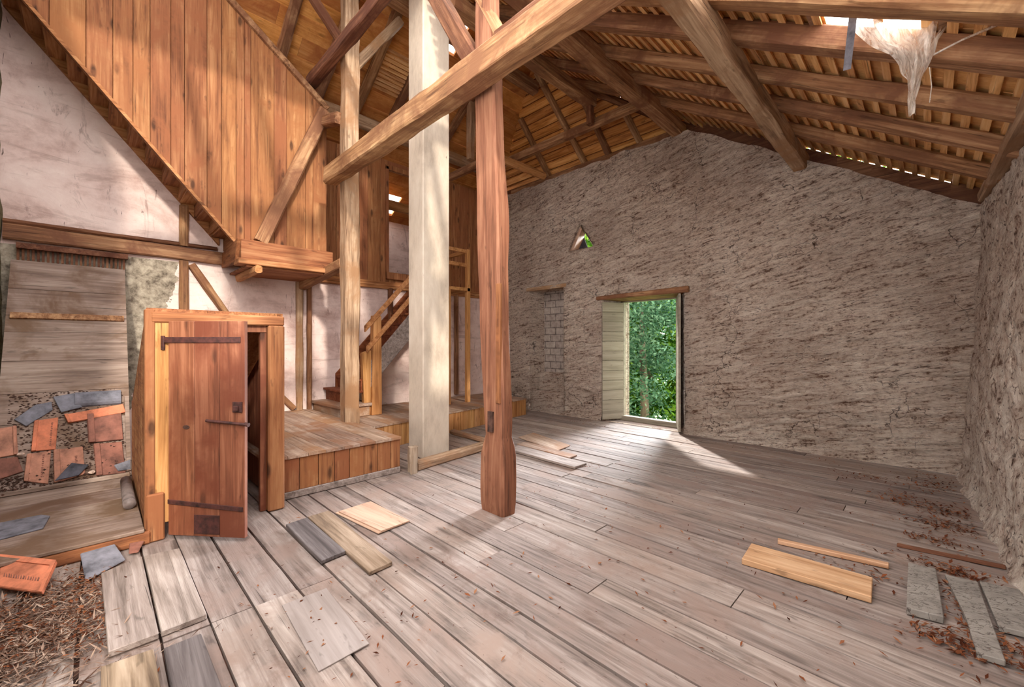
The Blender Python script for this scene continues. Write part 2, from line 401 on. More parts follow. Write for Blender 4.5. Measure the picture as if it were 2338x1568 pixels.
# ---- gable wall (roughcast, openings)
YW = 7.0
OPEN = [(-4.5,-2.9,-1,2.36), (-6.4,-5.43,.02,2.68)]
def ztop(x): return min(5.06, 3.02+.62*(.45-x)) + .035*noise.noise(Vector((x*3.1, 0, 4)))
def tri_in(x, z, T):
    (ax,az),(bx,bz),(cx,cz) = T
    s = lambda x1,z1,x2,z2: (x-x2)*(z1-z2)-(x1-x2)*(z-z2)
    d1, d2, d3 = s(ax,az,bx,bz), s(bx,bz,cx,cz), s(cx,cz,ax,az)
    return not ((min(d1,d2,d3) < 0) and (max(d1,d2,d3) > 0))
T1 = ((-5.02,3.94),(-5.32,3.42),(-4.68,3.42)); T2 = ((-7.24,3.72),(-7.29,3.37),(-7.07,3.37))
def wall_h(x, z):
    h = .05*noise.fractal(Vector((x*.8+.5*z, 1.1, z*.9)), 1., 2., 4)
    q = Vector((x*2.6+.6*z, 2.7, z*9.5-2.*x*.55))
    h += .034*noise.fractal(q + .7*noise.noise_vector(Vector((x*3, 0, z*3))), 1., 2., 4)
    h -= .05*max(0, noise.noise(Vector((x*5+z, 9, z*21)))-.12)
    return h
def grid_wall(name, nu, nv, pos, keep, mat):
    vs = []; idx = {}; fs = []
    for i in range(nu+1):
        for j in range(nv+1): vs.append(pos(i/nu, j/nv))
    for i in range(nu):
        for j in range(nv):
            q = (i*(nv+1)+j, (i+1)*(nv+1)+j, (i+1)*(nv+1)+j+1, i*(nv+1)+j+1)
            c = sum((Vector(vs[k]) for k in q), Vector())/4
            if keep(c): fs.append(q)
    me = bpy.data.meshes.new(name); me.from_pydata(vs, [], fs); me.update()
    bm = bmesh.new(); bm.from_mesh(me); bmesh.ops.delete(bm, geom=[v for v in bm.verts if not v.link_faces], context='VERTS'); bm.to_mesh(me); bm.free()
    me.polygons.foreach_set('use_smooth', [True]*len(me.polygons)); me.materials.append(mat)
    o = bpy.data.objects.new(name, me); C.objects.link(o); o['kind'] = 'structure'; return o
def gpos(u, v):
    x = -7.45+u*8.15; z = -.03+v*(ztop(x)+.03)
    y = YW - wall_h(x, z) - .02
    if z < .25: y -= .05*(1-z/.25)**2
    return (x, y, z)
def gkeep(c):
    for x0,x1,z0,z1 in OPEN:
        if x0 < c.x < x1 and z0 < c.z < z1: return False
    return not (tri_in(c.x, c.z, T1) or tri_in(c.x, c.z, T2))
gw = grid_wall('wall_back', 290, 180, gpos, gkeep, M['stonewall'])
gw['label'] = 'grey brown roughcast stone gable wall with the open door'
# reveals and the mass of the wall behind its face
mb = MB()
F = lambda a,b,c,d: mb.face([a,b,c,d], .5)
def jit_strip(pa, pb, n=10, amp=.012):   # reveal strip between two polylines (inner, outer)
    pa0, pa1 = map(Vector, pa); pb0, pb1 = map(Vector, pb)
    pr = None
    for i in range(n+1):
        a = pa0.lerp(pa1, i/n); b = pb0.lerp(pb1, i/n); row = []
        for k in range(5):
            p = a.lerp(b, k/4); row.append(p + noise.noise_vector(p*4)*amp)
        if pr:
            for k in range(4): mb.face([pr[k], pr[k+1], row[k+1], row[k]], .5)
        pr = row
# door reveal
jit_strip(((-4.5,YW-.04,0),(-4.5,YW-.04,2.38)), ((-4.3,7.36,0),(-4.3,7.36,2.38)))
jit_strip(((-2.9,YW-.04,0),(-2.9,YW-.04,2.38)), ((-3.15,7.36,0),(-3.15,7.36,2.38)))
F((-4.3,7.36,0),(-4.3,7.62,0),(-4.3,7.62,2.4),(-4.3,7.36,2.4)); F((-3.15,7.36,0),(-3.15,7.62,0),(-3.15,7.62,2.4),(-3.15,7.36,2.4))
F((-4.5,YW,2.38),(-2.9,YW,2.38),(-3.15,7.62,2.34),(-4.3,7.62,2.34))
F((-4.6,YW,0.),(-2.8,YW,0.),(-3.0,7.62,0.),(-4.4,7.62,0.))
# niche reveal
jit_strip(((-6.4,YW-.04,.0),(-6.4,YW-.04,2.7)), ((-6.33,7.42,.0),(-6.33,7.42,2.7)))
jit_strip(((-5.43,YW-.04,.0),(-5.43,YW-.04,2.7)), ((-5.5,7.42,.0),(-5.5,7.42,2.7)))
jit_strip(((-6.4,YW-.03,2.69),(-5.43,YW-.03,2.69)), ((-6.4,7.42,2.69),(-5.43,7.42,2.69)))
# triangle reveals
for T in (T1, T2):
    for (a, b) in ((T[0],T[1]),(T[1],T[2]),(T[2],T[0])):
        F((a[0],YW-.03,a[1]),(b[0],YW-.03,b[1]),(b[0]-.33,7.6,b[1]),(a[0]-.33,7.6,a[1]))
rv = mb.build('opening_reveals', M['stonewall'], gw)
mb = MB()   # outer skin of the wall so that no daylight crosses it
def skin(x0,x1,z0,z1): mb.box(x0,x1,7.6,7.66,z0,z1,.5)
skin(-10,-7.25,-2,5.); skin(-7.25,-5.3,-2,3.42); skin(-7.4,-5.65,3.42,3.95); skin(-7.25,-5.0,3.95,5.1); skin(-5.3,-4.3,-2,3.42); skin(-4.3,-3.15,-2,0); skin(-4.3,-3.15,2.38,3.42); skin(-5.02,-2.9,3.42,3.95); skin(-5.0,-2.9,3.95,5.1); skin(-3.15,-2.9,-2,3.42)
for k in range(12):
    x = -2.9+k*.3; skin(x, x+.3, -2, 3.02+.62*(.45-x-.3))
for T in [tuple((q[0]-.33, q[1]) for q in T1)]:
    mb.prism([(T[0][0],7.6,T[0][1]),(T[1][0],7.6,T[1][1]),(T[1][0]-.02,7.6,T[0][1]+.02)], (0,.05,0), .5)
    mb.prism([(T[0][0],7.6,T[0][1]),(T[2][0],7.6,T[2][1]),(T[2][0]+.02,7.6,T[0][1]+.02)], (0,.05,0), .5)
mb.build('outer_face', M['stonewall'], gw)
# bricked-up niche
MB().box(-6.5,-5.3,7.4,7.5,.75,2.8,.5).build('brick_infill', M['bricks'], gw)
nb = MB()
nb.hexa([(-6.4,6.98,.0),(-5.43,6.98,.0),(-5.48,7.45,.0),(-6.36,7.45,.0),(-6.4,7.02,.42),(-5.45,7.02,.42),(-5.5,7.45,.46),(-6.34,7.45,.46)],.5)
nb.hexa([(-6.36,7.2,.42),(-5.46,7.2,.42),(-5.46,7.45,.42),(-6.36,7.45,.42),(-6.36,7.24,.82),(-5.46,7.24,.82),(-5.46,7.45,.86),(-6.36,7.45,.86)],.5)
nb.build('niche_sill', M['stonewall'], gw, bevel=.03)
mb = MB(); mb.box(-6.5,-5.36,6.95,7.1,2.68,2.76); mb.build('niche_lintel', M['beam_grey'], gw, bevel=.01)
mb = MB(); mb.hexa([(-4.62,6.93,2.35),(-2.82,6.93,2.35),(-2.82,7.4,2.32),(-4.62,7.4,2.32),(-4.62,6.94,2.42),(-2.82,6.94,2.46),(-2.82,7.4,2.44),(-4.62,7.4,2.4)]); mb.build('door_lintel', M['beam'], gw, bevel=.015)
mb = MB(); mb.prism([(-5.36,7.05,3.425),(-5.26,7.05,3.425),(-5.03,7.05,3.84),(-5.06,7.05,3.92)], (-.24,.45,0)); mb.build('vent_strip', M['ply'], gw)
MB().prism([(-5.62,7.5,3.42),(-5.22,7.5,3.42),(-5.2,7.5,3.56),(-5.3,7.5,3.8),(-5.32,7.5,3.98),(-5.4,7.5,3.9)], (0,.02,0)).build('vent_board', M['slate_dark'], gw)

# ---- right wall
def rpos(u, v):
    yy = -.7+u*7.75; z = -.03+v*(3.1)
    x = .25+.06*z+.062*(6.9-yy)
    h = .04*noise.fractal(Vector((3.3, yy*1.2, z)), 1., 2., 4)+.024*noise.fractal(Vector((1.3, yy*5, z*6)), 1., 2., 4)
    if z < .2: h += .05*(1-z/.2)**2
    return (x-h, yy, z)
rw = grid_wall('wall_right', 220, 95, rpos, lambda c: True, M['stonewall_side'])
rw['label'] = 'pale roughcast wall on the right side'
mb = MB(); mb.hexa([(.72,-.7,-.3),(1.3,-.7,-.3),(1.0,7.6,-.3),(.3,7.6,-.3),(.95,-.7,3.06),(1.5,-.7,3.06),(1.2,7.6,3.06),(.48,7.6,3.06)],.5); mb.build('wall_mass', M['stonewall_side'], rw)

# ---- limewashed wall on the left
def lpos(u, v):
    yy = -.85+u*7.95; z = -.02+v*5.3
    return (-7.3-.02*noise.fractal(Vector((0, yy*1.4, z*1.4)), 1., 2., 4), yy, z)
DO = (3.95,4.85,2.83,4.8)
lw = grid_wall('wall_left', 120, 90, lpos, lambda c: not (c.y > 2.52 and c.z > 2.6), M['limewash'])
lw['label'] = 'white limewashed partition wall on the left'
MB().box(-7.5,-7.34,-.9,7.05,-.1,2.55,.5).box(-7.5,-7.34,-.9,2.5,2.55,5.5,.5).build('wall_core', M['limewash'], lw)
# ---- near wall (only its far end is seen, at the left edge)
def npos(u, v):
    x = -7.6+u*4.4; z = -.03+v*7.
    return (x, -.74+.03*noise.fractal(Vector((x*2, 1, z*2)), 1., 2., 4)+(.06*(1-z/1.9) if z < 1.9 else 0), min(z, 10.1+.619*x if x < -5.5 else 3.4-.619*x))
nw = grid_wall('wall_near', 60, 90, npos, lambda c: True, M['mossy']); nw['label'] = 'mossy green plaster wall at the left edge'
MB().box(-7.6,-3.2,-.95,-.8,-.1,5.0,.5).box(-3.2,.75,-.95,-.8,-.1,1.55,.5).build('wall_mass', M['mossy'], nw)  # low box is an unseen parapet added to keep daylight off the near floor

# ---- roof
AR = 3.38; SL = .619; AL = 10.18
ZR = lambda x, o=0: AR+o-SL*x
ZL = lambda x, o=0: AL+o+SL*x
ZH = lambda y, o=0: 13.37+o-1.09*y
yr = lambda x: min(7.62, 9.165+.568*x)
yl = lambda x: min(7.62, 2.927-.568*x)
T_R = .14                      # vertical height of the rafters
tile_r = MB(); lath_r = MB()
def strip(mbx, zf, x0, x1, y0, y1, o0, o1, tone=None):
    mbx.hexa([(x0,y0,zf(x0,o0)),(x1,y0,zf(x1,o0)),(x1,y1,zf(x1,o0)),(x0,y1,zf(x0,o0)),(x0,y0,zf(x0,o1)),(x1,y0,zf(x1,o1)),(x1,y1,zf(x1,o1)),(x0,y1,zf(x0,o1))], tone)
HOLE_R = (-.62,.06,3.42,4.02)
HOLE_B = (-4.3,.3,-.8,2.95)      # unseen roof opening added over the camera end to let daylight in
x = .82; k = 0
while x > -5.5:
    x1 = max(x-.1155, -5.5); y1 = yr((x+x1)/2)-.0
    if x > -1.6: y1 = min(y1, 7.3)
    yy = -.76
    while yy < y1-.02:
        e = min(yy+U(.16,.22), y1)
        if not (x1 > HOLE_R[0] and x < HOLE_R[1]+.05 and e > HOLE_R[2] and yy < HOLE_R[3]) and not (x1 > HOLE_B[0] and x < HOLE_B[1] and yy < HOLE_B[3]):
            strip(tile_r, ZR, x1, x+.02, yy+.002, e-.002, T_R+.035+U(0,.006), T_R+.075)
        yy = e
    if x < .75:
        segs = [(-.76, yr(x-.05))]
        if HOLE_R[0] < x < HOLE_R[1]-.1: segs = [(-.76, HOLE_R[2]), (HOLE_R[3], 7.62)] if k % 3 else segs
        if HOLE_B[0] < x < HOLE_B[1]: segs = [(max(a, HOLE_B[3]), b) for a, b in segs if b > HOLE_B[3]]
        for a, b in segs: strip(lath_r, ZR, x-.05, x, a, b, T_R, T_R+.035)
    x = x1; k += 1
ceil = tile_r.build('ceiling', M['shingle']); ceil['kind'] = 'structure'; ceil['label'] = 'tiled roof slope rising from the right wall'
lath_r.build('laths', M['lathY'], ceil)
# hip end
tile_h = MB(); lath_h = MB()
y = 7.62
while y > 6.07:
    y1 = max(y-.118, 6.07); ym = (y+y1)/2
    xa = (2.927-ym)/.568; xb = (ym-9.165)/.568
    def hx(mbx, a, b, ya, yb, o0, o1, tn=None): mbx.hexa([(a,ya,ZH(ya,o0)),(b,ya,ZH(ya,o0)),(b,yb,ZH(yb,o0)),(a,yb,ZH(yb,o0)),(a,ya,ZH(ya,o1)),(b,ya,ZH(ya,o1)),(b,yb,ZH(yb,o1)),(a,yb,ZH(yb,o1))], tn)
    hx(tile_h, xa, xb, y1, y, T_R+.05, T_R+.1)
    n = max(1, int((xb-xa)/1.4))
    for i in range(n): hx(lath_h, xa+(xb-xa)*i/n, xa+(xb-xa)*(i+1)/n, y1+.014, y-.014, T_R, T_R+.03)
    y = y1
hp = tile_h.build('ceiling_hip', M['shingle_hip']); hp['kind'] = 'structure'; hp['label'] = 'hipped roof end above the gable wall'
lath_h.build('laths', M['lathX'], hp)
# left slope: wide boards
tile_l = MB()
x = -5.5
HL = [(-5.9,-5.62,4.2,4.52), (-7.1,-5.5,-.8,.9), (-9.15,-8.8,4.0,5.1)]  # middle opening is out of view, added to let daylight in
while x > -9.9:
    x1 = x-.25; ym = yl(x1)
    yy = -.76; cuts = [-.76]
    q = -.76+U(1,3)
    while q < ym: cuts.append(q); q += U(1.5,3.5)
    cuts.append(ym)
    for h in HL:
        if x1 < h[1] and x > h[0]: cuts += [h[2], h[3]]
    cuts = sorted(c for c in cuts if c <= ym)
    for a, b in zip(cuts[:-1], cuts[1:]):
        if any(x1 < h[1] and x > h[0] and a >= h[2]-1e-4 and b <= h[3]+1e-4 for h in HL): continue
        if b-a > .01: strip(tile_l, ZL, x1+.009, x, a+.002, b-.002, T_R+U(0,.005), T_R+.06)
    x = x1
cl = tile_l.build('ceiling_left', M['roofboard']); cl['kind'] = 'structure'; cl['label'] = 'boarded roof slope falling to the left'
mb = MB()
for i in range(10): strip(mb, ZL, -6.36-i*.062, -6.36-i*.062+.028, 3.42, 3.98, T_R-.03, T_R-.002)
mb.build('slat_field', M['lathY'], cl)
gf = MB()
for k in range(9):
    xa = -2.7+k*.36; xb = xa+.36
    lo = .05 if xa < -1.35 or xa > .0 else .014
    gf.prism([(xa,7.25,2.7),(xb,7.25,2.7),(xb,7.25,ZR(xb,T_R+lo)),(xa,7.25,ZR(xa,T_R+lo))], (0,.05,0))
gf.build('gable_closing_boards', M['beam_dark'], ceil)  # dark fill added to shut the bright gap above the gable
MB().box(-8.,-2.6,7.45,7.5,4.9,5.6,.5).build('closing_board', M['beam_dark'], hp)
MB().box(-5.62,-5.38,-.76,6.1,6.98,7.06,.5).build('ridge_cap', M['dark'], cl)

# ---- loft board wall and the little room behind its doorway
mb = MB(); y = 2.52
while y < 6.93:
    w = U(.16,.27)
    e = min(y+w, 6.95)
    if y < DO[0] < e: e = DO[0]
    if abs(y-DO[0]) < .001: y = DO[1]; e = y+w
    mb.box(-7.31,-7.28+U(-.003,.003),y+.002,e-.002,2.6,4.98); y = e
mb.box(-7.31,-7.282,DO[0],DO[1],2.6,DO[2]-.06); mb.box(-7.31,-7.282,DO[0],DO[1],DO[3]+.06,4.98)
lf = mb.build('wall_loft', M['pineZ'], bevel=.004); lf['kind'] = 'structure'; lf['label'] = 'orange pine board wall of the loft'
mb = MB(); mb.box(-7.34,-7.245,DO[0]-.06,DO[0]+.0,2.78,4.86); mb.box(-7.34,-7.245,DO[1],DO[1]+.07,2.78,4.86); mb.box(-7.34,-7.245,DO[0]-.06,DO[1]+.07,DO[3],DO[3]+.09); mb.box(-7.34,-7.22,DO[0]-.06,DO[1]+.07,2.72,DO[2]+.02)
mb.build('door_casing', M['pineZ'], lf, bevel=.005)
mb = MB(); mb.box(-7.32,-7.24,2.5,6.98,2.53,2.66); mb.box(-7.31,-7.23,2.5,6.98,2.58,2.62); mb.build('bottom_rail', M['pineY'], lf, bevel=.008)
mb = MB(); mb.box(-9.5,-9.4,2.4,7.1,2.5,4.5,.5); mb.box(-9.5,-7.3,2.4,2.5,2.5,5.6,.5); mb.box(-9.5,-7.3,7.05,7.1,2.5,5.6,.5); mb.build('wall_loft_room', M['limewash'])['kind'] = 'structure'
mb = MB(); mb.box(-9.5,-7.32,2.45,7.08,2.45,2.55); mb.build('floor_loft', M['floor'])['kind'] = 'structure'
beam('collar_beam', (-8.6,4.0,4.62), (-8.6,6.9,4.62), .14, .2, M['newpineX'], 'light pine beam in the loft room seen through its doorway', 'beam')

# ================================================================== TIMBERS
RG = 'rafters of the right roof slope'
names = ['thick rafter running across the top right edge of the roof', 'round bleached rafter passing under the broken skylight',
         'long straight rafter just behind the bleached skylight rafter', 'rafter with a dark scarf joint at its middle, next to the bottom rafter', 'lowest rafter of the tiled slope, above the gable wall top']
for (yy, w, h), lb in zip([(3.36,.17,.15),(3.92,.17,.15),(4.68,.13,.125),(5.42,.13,.125),(6.22,.13,.125)], names):
    x0, x1 = .62, -5.44
    if yy > 6.05: x1 = (yy-9.165)/.568+.1
    beam('roof_rafter', (x0,yy,ZR(x0)+h/2), (x1,yy,ZR(x1)+h/2), w, h, M['beam'], lb, 'rafter', RG, hew=.008)
for yy in (2.6, 1.8, 1.0, .2):
    beam('roof_rafter', (.62,yy,ZR(.62)+.065), (-5.44,yy,ZR(-5.44)+.065), .14, .13, M['beam'], 'rafter of the tiled slope nearer than the thick top edge rafter', 'rafter', RG)
LG = 'rafters of the left roof slope'
for yy, lb in [(2.0,'left slope rafter farthest from the chimney, above the stair enclosure'),(2.68,'left slope rafter just behind the grey ridge post'),(3.32,'bent left slope rafter between the grey ridge post and the chimney'),(3.98,'thin left slope rafter touching the chimney side beside the slats'),(5.2,'left slope rafter seen between the chimney and the oak post')]:
    beam('roof_rafter', (-5.56,yy,ZL(-5.56)+.065), (-7.5,yy+.02,ZL(-7.5)+.065), .13, .13, M['beam'], lb, 'rafter', LG, hew=.014)
# hip and jack rafters
def on_hip(x, y): return (x, y, ZH(y)+.07)
beam('hip_rafter', (-5.35,6.12,ZH(6.12)+.06), (-2.95,7.48,ZH(7.48)+.06), .13, .12, M['beam_dark'], 'crooked hip rafter where the tiled slope meets the hipped end', 'rafter', hew=.02, round_=True)
JG = 'jack rafters of the hipped roof end'
for (xa, ya, xb), lb in [((-6.25,6.5,-6.2),'jack rafter half hidden by the oak post, farthest from the side wall'),((-5.42,6.1,-5.2),'longest jack rafter, climbing to the top of the hipped end'),((-4.72,6.55,-4.62),'jack rafter under the short hanging post'),((-4.05,6.9,-3.92),'shortest jack rafter, beside the big purlin end')]:
    beam('jack_rafter', on_hip(xa, ya), on_hip(xb, 7.45), .1, .12, M['beam'], lb, 'rafter', JG)
# purlins along y
beam('purlin', (-1.28,-.7,4.04), (-1.28,7.12,4.04), .17, .23, M['beam_grey'], 'massive grey purlin ending low on the gable wall slope', 'beam', 'purlins under the tiled slope', hew=.012)
beam('purlin', (-3.03,-.7,5.14), (-3.03,7.15,5.14), .2, .2, M['beam'], 'brown purlin ending at the peak of the gable wall', 'beam', 'purlins under the tiled slope', hew=.01)
beam('purlin', (-4.3,3.2,5.84), (-4.3,6.35,5.84), .19, .19, M['beam'], 'cut purlin whose end hangs over the short post of the hipped end', 'beam', 'purlins under the tiled slope', hew=.01)
beam('hanging_post', (-4.3,6.28,5.42), (-4.3,6.28,5.74), .11, .11, M['beam_dark'], 'short dark post between cut purlin and cross beam at the hip', 'post')
beam('cross_beam', (-6.9,6.42,5.49), (-3.02,6.42,5.49), .13, .15, M['beam'], 'cross beam running in front of the jack rafters at the hip', 'beam')
beam('ridge_purlin', (-5.5,-.7,6.52), (-5.5,6.15,6.52), .17, .22, M['beam'], 'ridge beam at the very top behind the chimney', 'beam')
beam('wall_plate', (-7.1,7.16,5.12), (-2.95,7.16,5.12), .2, .14, M['beam'], 'timber plate lying on top of the gable wall', 'beam', hew=.012)
beam('wall_plate', (-7.36,-.7,5.55), (-7.36,6.9,5.55), .16, .2, M['beam_grey'], 'pale plate beam above the loft wall carrying the left rafters', 'beam')
beam('wall_plate', (.62,-.6,3.13), (.46,7.0,3.13), .16, .1, M['beam_grey'], 'bleached plate on top of the right wall', 'beam')
beam('log', (-6.0,5.4,5.16), (-6.0,6.98,5.18), .17, .17, M['newpineX'], 'round log end resting on the gable wall top beside the oak post', 'log', round_=True)
beam('loft_tie', (-7.26,5.38,5.05), (-5.95,5.38,5.05), .12, .14, M['beam'], 'short tie between loft wall top and the round log', 'beam')
beam('queen_post', (-6.4,5.25,5.12), (-6.4,5.25,6.3), .12, .14, M['beam_grey'], 'slender bleached roof post between chimney and oak post', 'post', hew=.008)
# tie beam carried by the two posts
beam('tie_beam', (-5.9,2.33,3.83), (-.85,2.33,3.83), .2, .23, M['beam'], 'long diagonal looking tie beam crossing the chimney and both posts', 'beam', hew=.012)
beam('packing_beam', (-2.62,2.46,4.06), (-1.98,2.46,4.06), .12, .22, M['beam_dark'], 'short dark block lying on the tie beam beside the oak post', 'beam')
beam('collar', (-6.6,2.3,5.42), (-3.9,2.3,5.42), .13, .17, M['beam_dark'], 'dark collar beam high up in front of the grey ridge post', 'beam', hew=.01)
BG = 'braces in the roof frame'
beam('wind_brace', (-5.75,1.7,6.4), (-5.75,2.42,5.66), .1, .12, M['beam_dark'], 'very dark brace rising left from the grey ridge post', 'brace', BG)
beam('wind_brace', (-5.72,2.56,5.36), (-5.72,3.3,6.42), .1, .13, M['beam_grey'], 'pale brace rising right from the grey ridge post', 'brace', BG)
beam('wind_brace', (-6.36,2.42,4.95), (-6.36,1.58,2.86), .12, .17, M['beam'], 'long slanting brace in front of the board enclosure', 'brace', BG)
beam('wind_brace', (-5.78,2.4,4.62), (-6.45,2.42,4.82), .13, .15, M['beam'], 'short brace between grey ridge post and the enclosure corner', 'brace', BG)
beam('wind_brace', (-2.92,2.52,3.98), (-3.75,2.52,5.3), .13, .17, M['beam_dark'], 'dark brace rising left from the oak post above the tie beam', 'brace', BG)
beam('wind_brace', (-2.66,2.52,4.2), (-2.98,2.52,4.78), .09, .1, M['beam'], 'thin brace pegged across the head of the oak post', 'brace', BG)

# ---- oak post in front (carved foot, shaped by survey heights)
prof = [(0.,-2.88,-2.59,2.48,2.64),(.1,-2.885,-2.585,2.47,2.65),(.3,-2.89,-2.58,2.465,2.655),(.52,-2.885,-2.58,2.47,2.65),(.6,-2.86,-2.585,2.475,2.635),(.66,-2.83,-2.595,2.48,2.61),(.8,-2.845,-2.59,2.48,2.61),(1.05,-2.87,-2.595,2.48,2.61),(1.5,-2.9,-2.62,2.48,2.6),(2.2,-2.94,-2.65,2.48,2.62),(2.5,-2.945,-2.655,2.48,2.64),(2.8,-2.95,-2.665,2.48,2.63),(3.2,-2.965,-2.69,2.48,2.61),(3.6,-2.975,-2.71,2.48,2.61),(3.9,-2.98,-2.72,2.48,2.61),(4.4,-2.975,-2.74,2.48,2.6),(5.02,-2.97,-2.75,2.48,2.6)]
rings = []
for i in range(60):
    z = 5.02*i/59
    for a, b in zip(prof[:-1], prof[1:]):
        if a[0] <= z <= b[0]+1e-6:
            f = (z-a[0])/(b[0]-a[0]); q = [a[k]+(b[k]-a[k])*f for k in range(5)]; break
    _, x0, x1, y0, y1 = q; c = .02; ring = []
    for j, (px, py) in enumerate([(x0+c,y0),(x1-c,y0),(x1,y0+c),(x1,y1-c),(x1-c,y1),(x0+c,y1),(x0,y1-c),(x0,y0+c)]):
        w = noise.noise_vector(Vector((j*1.7, z*3, 2)))*.007
        ring.append((px+w.x, py+w.y, z))
    rings.append(ring)
base = Vector((-2.73,2.55,0))
op = empty('oak_post', base, 'big reddish oak post with a carved foot standing on the floor', 'post')
MB().rings(rings).build('shaft', M['oak'], op)
MB().box(-2.672,-2.62,2.468,2.5,.98,2.02).build('splice_strip', M['pineZ'], op, bevel=.003)
MB().box(-2.77,-2.705,2.462,2.5,.72,.9).build('mortise', M['dark'], op)
# ---- grey ridge post on the platform
beam('ridge_post', (-5.72,2.52,.36), (-5.72,2.52,6.42), .2, .2, M['beam_grey'], 'tall grey weathered post from raised platform up to the ridge', 'post', hew=.012)
# ---- cement rendered chimney
cp = MB(); cp.box(-4.98,-4.625,3.0,3.42,0,7.35,.5)
tag(cp.build('chimney', M['concrete'], bevel=.012), 'pale cement rendered square chimney rising from floor to roof', 'chimney')

# ---- wall timbers on the limewashed partition
PG = 'timber framing on the limewashed wall'
beam('wall_beam', (-7.27,-.72,2.75), (-7.27,2.5,2.72), .1, .17, M['beam'], 'horizontal beam across the limewashed wall above the grey boarding', 'beam', PG)
beam('wall_beam', (-7.26,-.72,2.865), (-7.26,1.25,2.86), .06, .05, M['beam_dark'], 'thin dark rail lying on the horizontal wall beam', 'beam', PG)
beam('wall_stud', (-7.27,.87,1.0), (-7.27,.87,2.64), .1, .1, M['beam'], 'upright stud in the limewashed wall above the small door', 'post', PG)
beam('wall_stud', (-7.27,.87,2.84), (-7.27,.87,3.4), .1, .1, M['beam'], 'short upright stud between wall beam and stair underside', 'post', PG)
beam('wall_brace', (-7.27,.95,2.6), (-7.27,1.75,1.3), .08, .1, M['beam'], 'slanting brace in the limewashed wall above the small door', 'brace', PG)
beam('wall_stud', (-7.26,2.36,.36), (-7.26,2.36,2.5), .09, .1, M['beam_grey'], 'pale upright door stud left of the winding stair', 'post', PG)
beam('wall_stud', (-7.22,2.5,.36), (-7.22,2.5,2.5), .08, .07, M['beam'], 'orange upright stud right beside the winding stair foot', 'post', PG)
beam('wall_brace', (-7.26,1.7,1.1), (-7.26,2.28,.45), .07, .08, M['beam'], 'short brace foot near the platform back corner', 'brace', PG)
beam('wall_stud', (-7.26,3.98,1.9), (-7.26,3.98,2.55), .08, .09, M['beam_dark'], 'dark stud behind the stair handrail', 'post', PG)
beam('wall_stud', (-7.26,5.55,.4), (-7.26,5.55,2.55), .08, .09, M['beam'], 'thin stud on the white wall right of the chimney', 'post', PG)
beam('short_beam', (-7.26,2.4,2.44), (-5.8,2.46,2.62), .12, .14, M['beam'], 'short beam from white wall to the grey ridge post', 'beam')

# ================================================================== UPPER STAIR WITH BOARD ENCLOSURE
us = empty('enclosed_stair', (-6.9,1.3,2.62), 'steep upper stair boxed in by orange upright pine boards', 'staircase')
def clipY(pts, y0, y1):          # clip polygon (y,z) to y0..y1
    for lim, s in ((y0, 1), (y1, -1)):
        out = []
        for (a, b) in zip(pts, pts[1:]+pts[:1]):
            ia, ib = s*(a[0]-lim) >= 0, s*(b[0]-lim) >= 0
            if ia: out.append(a)
            if ia != ib:
                f = (lim-a[0])/(b[0]-a[0]); out.append((lim, a[1]+(b[1]-a[1])*f))
        pts = out
        if not pts: return pts
    return pts
panel = [(1.34,2.8),(2.5,2.68),(2.5,5.05),(1.2,6.03),(-.7,7.4),(-.7,5.23)]
panel = [(1.34,2.83),(1.42,2.7),(2.5,2.7),(2.5,5.06),(1.22,6.01),(.2,6.55),(-.72,6.0),(-.72,5.2)]
seams = [-.72,-.55,-.336,-.0675,.146,.314,.464,.653,.787,1.013,1.167,1.327,1.42,1.498,1.78,1.945,2.2,2.305,2.5]
mb = MB()
for a, b in zip(seams[:-1], seams[1:]):
    p = clipY(panel, a+.002, b-.002)
    if len(p) > 2:
        o = U(-.004,.004)
        mb.prism([(-6.53,q[0],q[1]) for q in p], (.03+o,0,0))
mb.build('board_panel', M['pineZ'], us, bevel=.003)
mb = MB(); mb.prism([(-6.542,q[0],q[1]) for q in panel], (.01,0,0)); mb.build('panel_backing', M['stepdark'], us)  # dark sheet added to stop sky showing and darken the seams
# return side of the enclosure at its right end
mb = MB()
for i in range(4): mb.box(-7.28+i*.19,-7.28+(i+1)*.19-.003,2.485,2.51,2.7,5.05)
mb.build('end_panel', M['pineZ'], us)
st = (4.93-2.83)/(-.45-1.33); zl = lambda y, o=0: 2.83+st*(y-1.33)+o
mb = MB()
mb.hexa([(-6.55,1.36,zl(1.36,-.03)),(-6.48,1.36,zl(1.36,-.03)),(-6.48,-.72,zl(-.72,-.03)),(-6.55,-.72,zl(-.72,-.03)),(-6.55,1.36,zl(1.36,.02)),(-6.48,1.36,zl(1.36,.02)),(-6.48,-.72,zl(-.72,.02)),(-6.55,-.72,zl(-.72,.02))])
mb.build('stringer_trim', M['pineY'], us)
mb = MB(); n = Vector((0,-.592,-.806))
mb.hexa([(-7.3,1.27,zl(1.24,-.02)),(-7.24,1.27,zl(1.24,-.02)),(-7.24,-.72,zl(-.74,-.02)),(-7.3,-.72,zl(-.74,-.02)),(-7.3,1.27,zl(1.24,.3)),(-7.24,1.27,zl(1.24,.3)),(-7.24,-.72,zl(-.74,.3)),(-7.3,-.72,zl(-.74,.3))])
mb.build('wall_stringer', M['pineY'], us)
ns = 12; ry = (1.34+.72)/ns; rz = -st*ry
for i in range(ns):
    y1 = 1.34-i*ry; z0 = 2.84+i*rz
    MB().box(-7.26,-6.52,y1-ry-.0,y1,z0+rz-.025,z0+rz+.0).build('tread', M['pineX'], us)
    MB().box(-7.26,-6.52,y1-.018,y1,z0,z0+rz-.025).build('riser', M['pineX'], us)
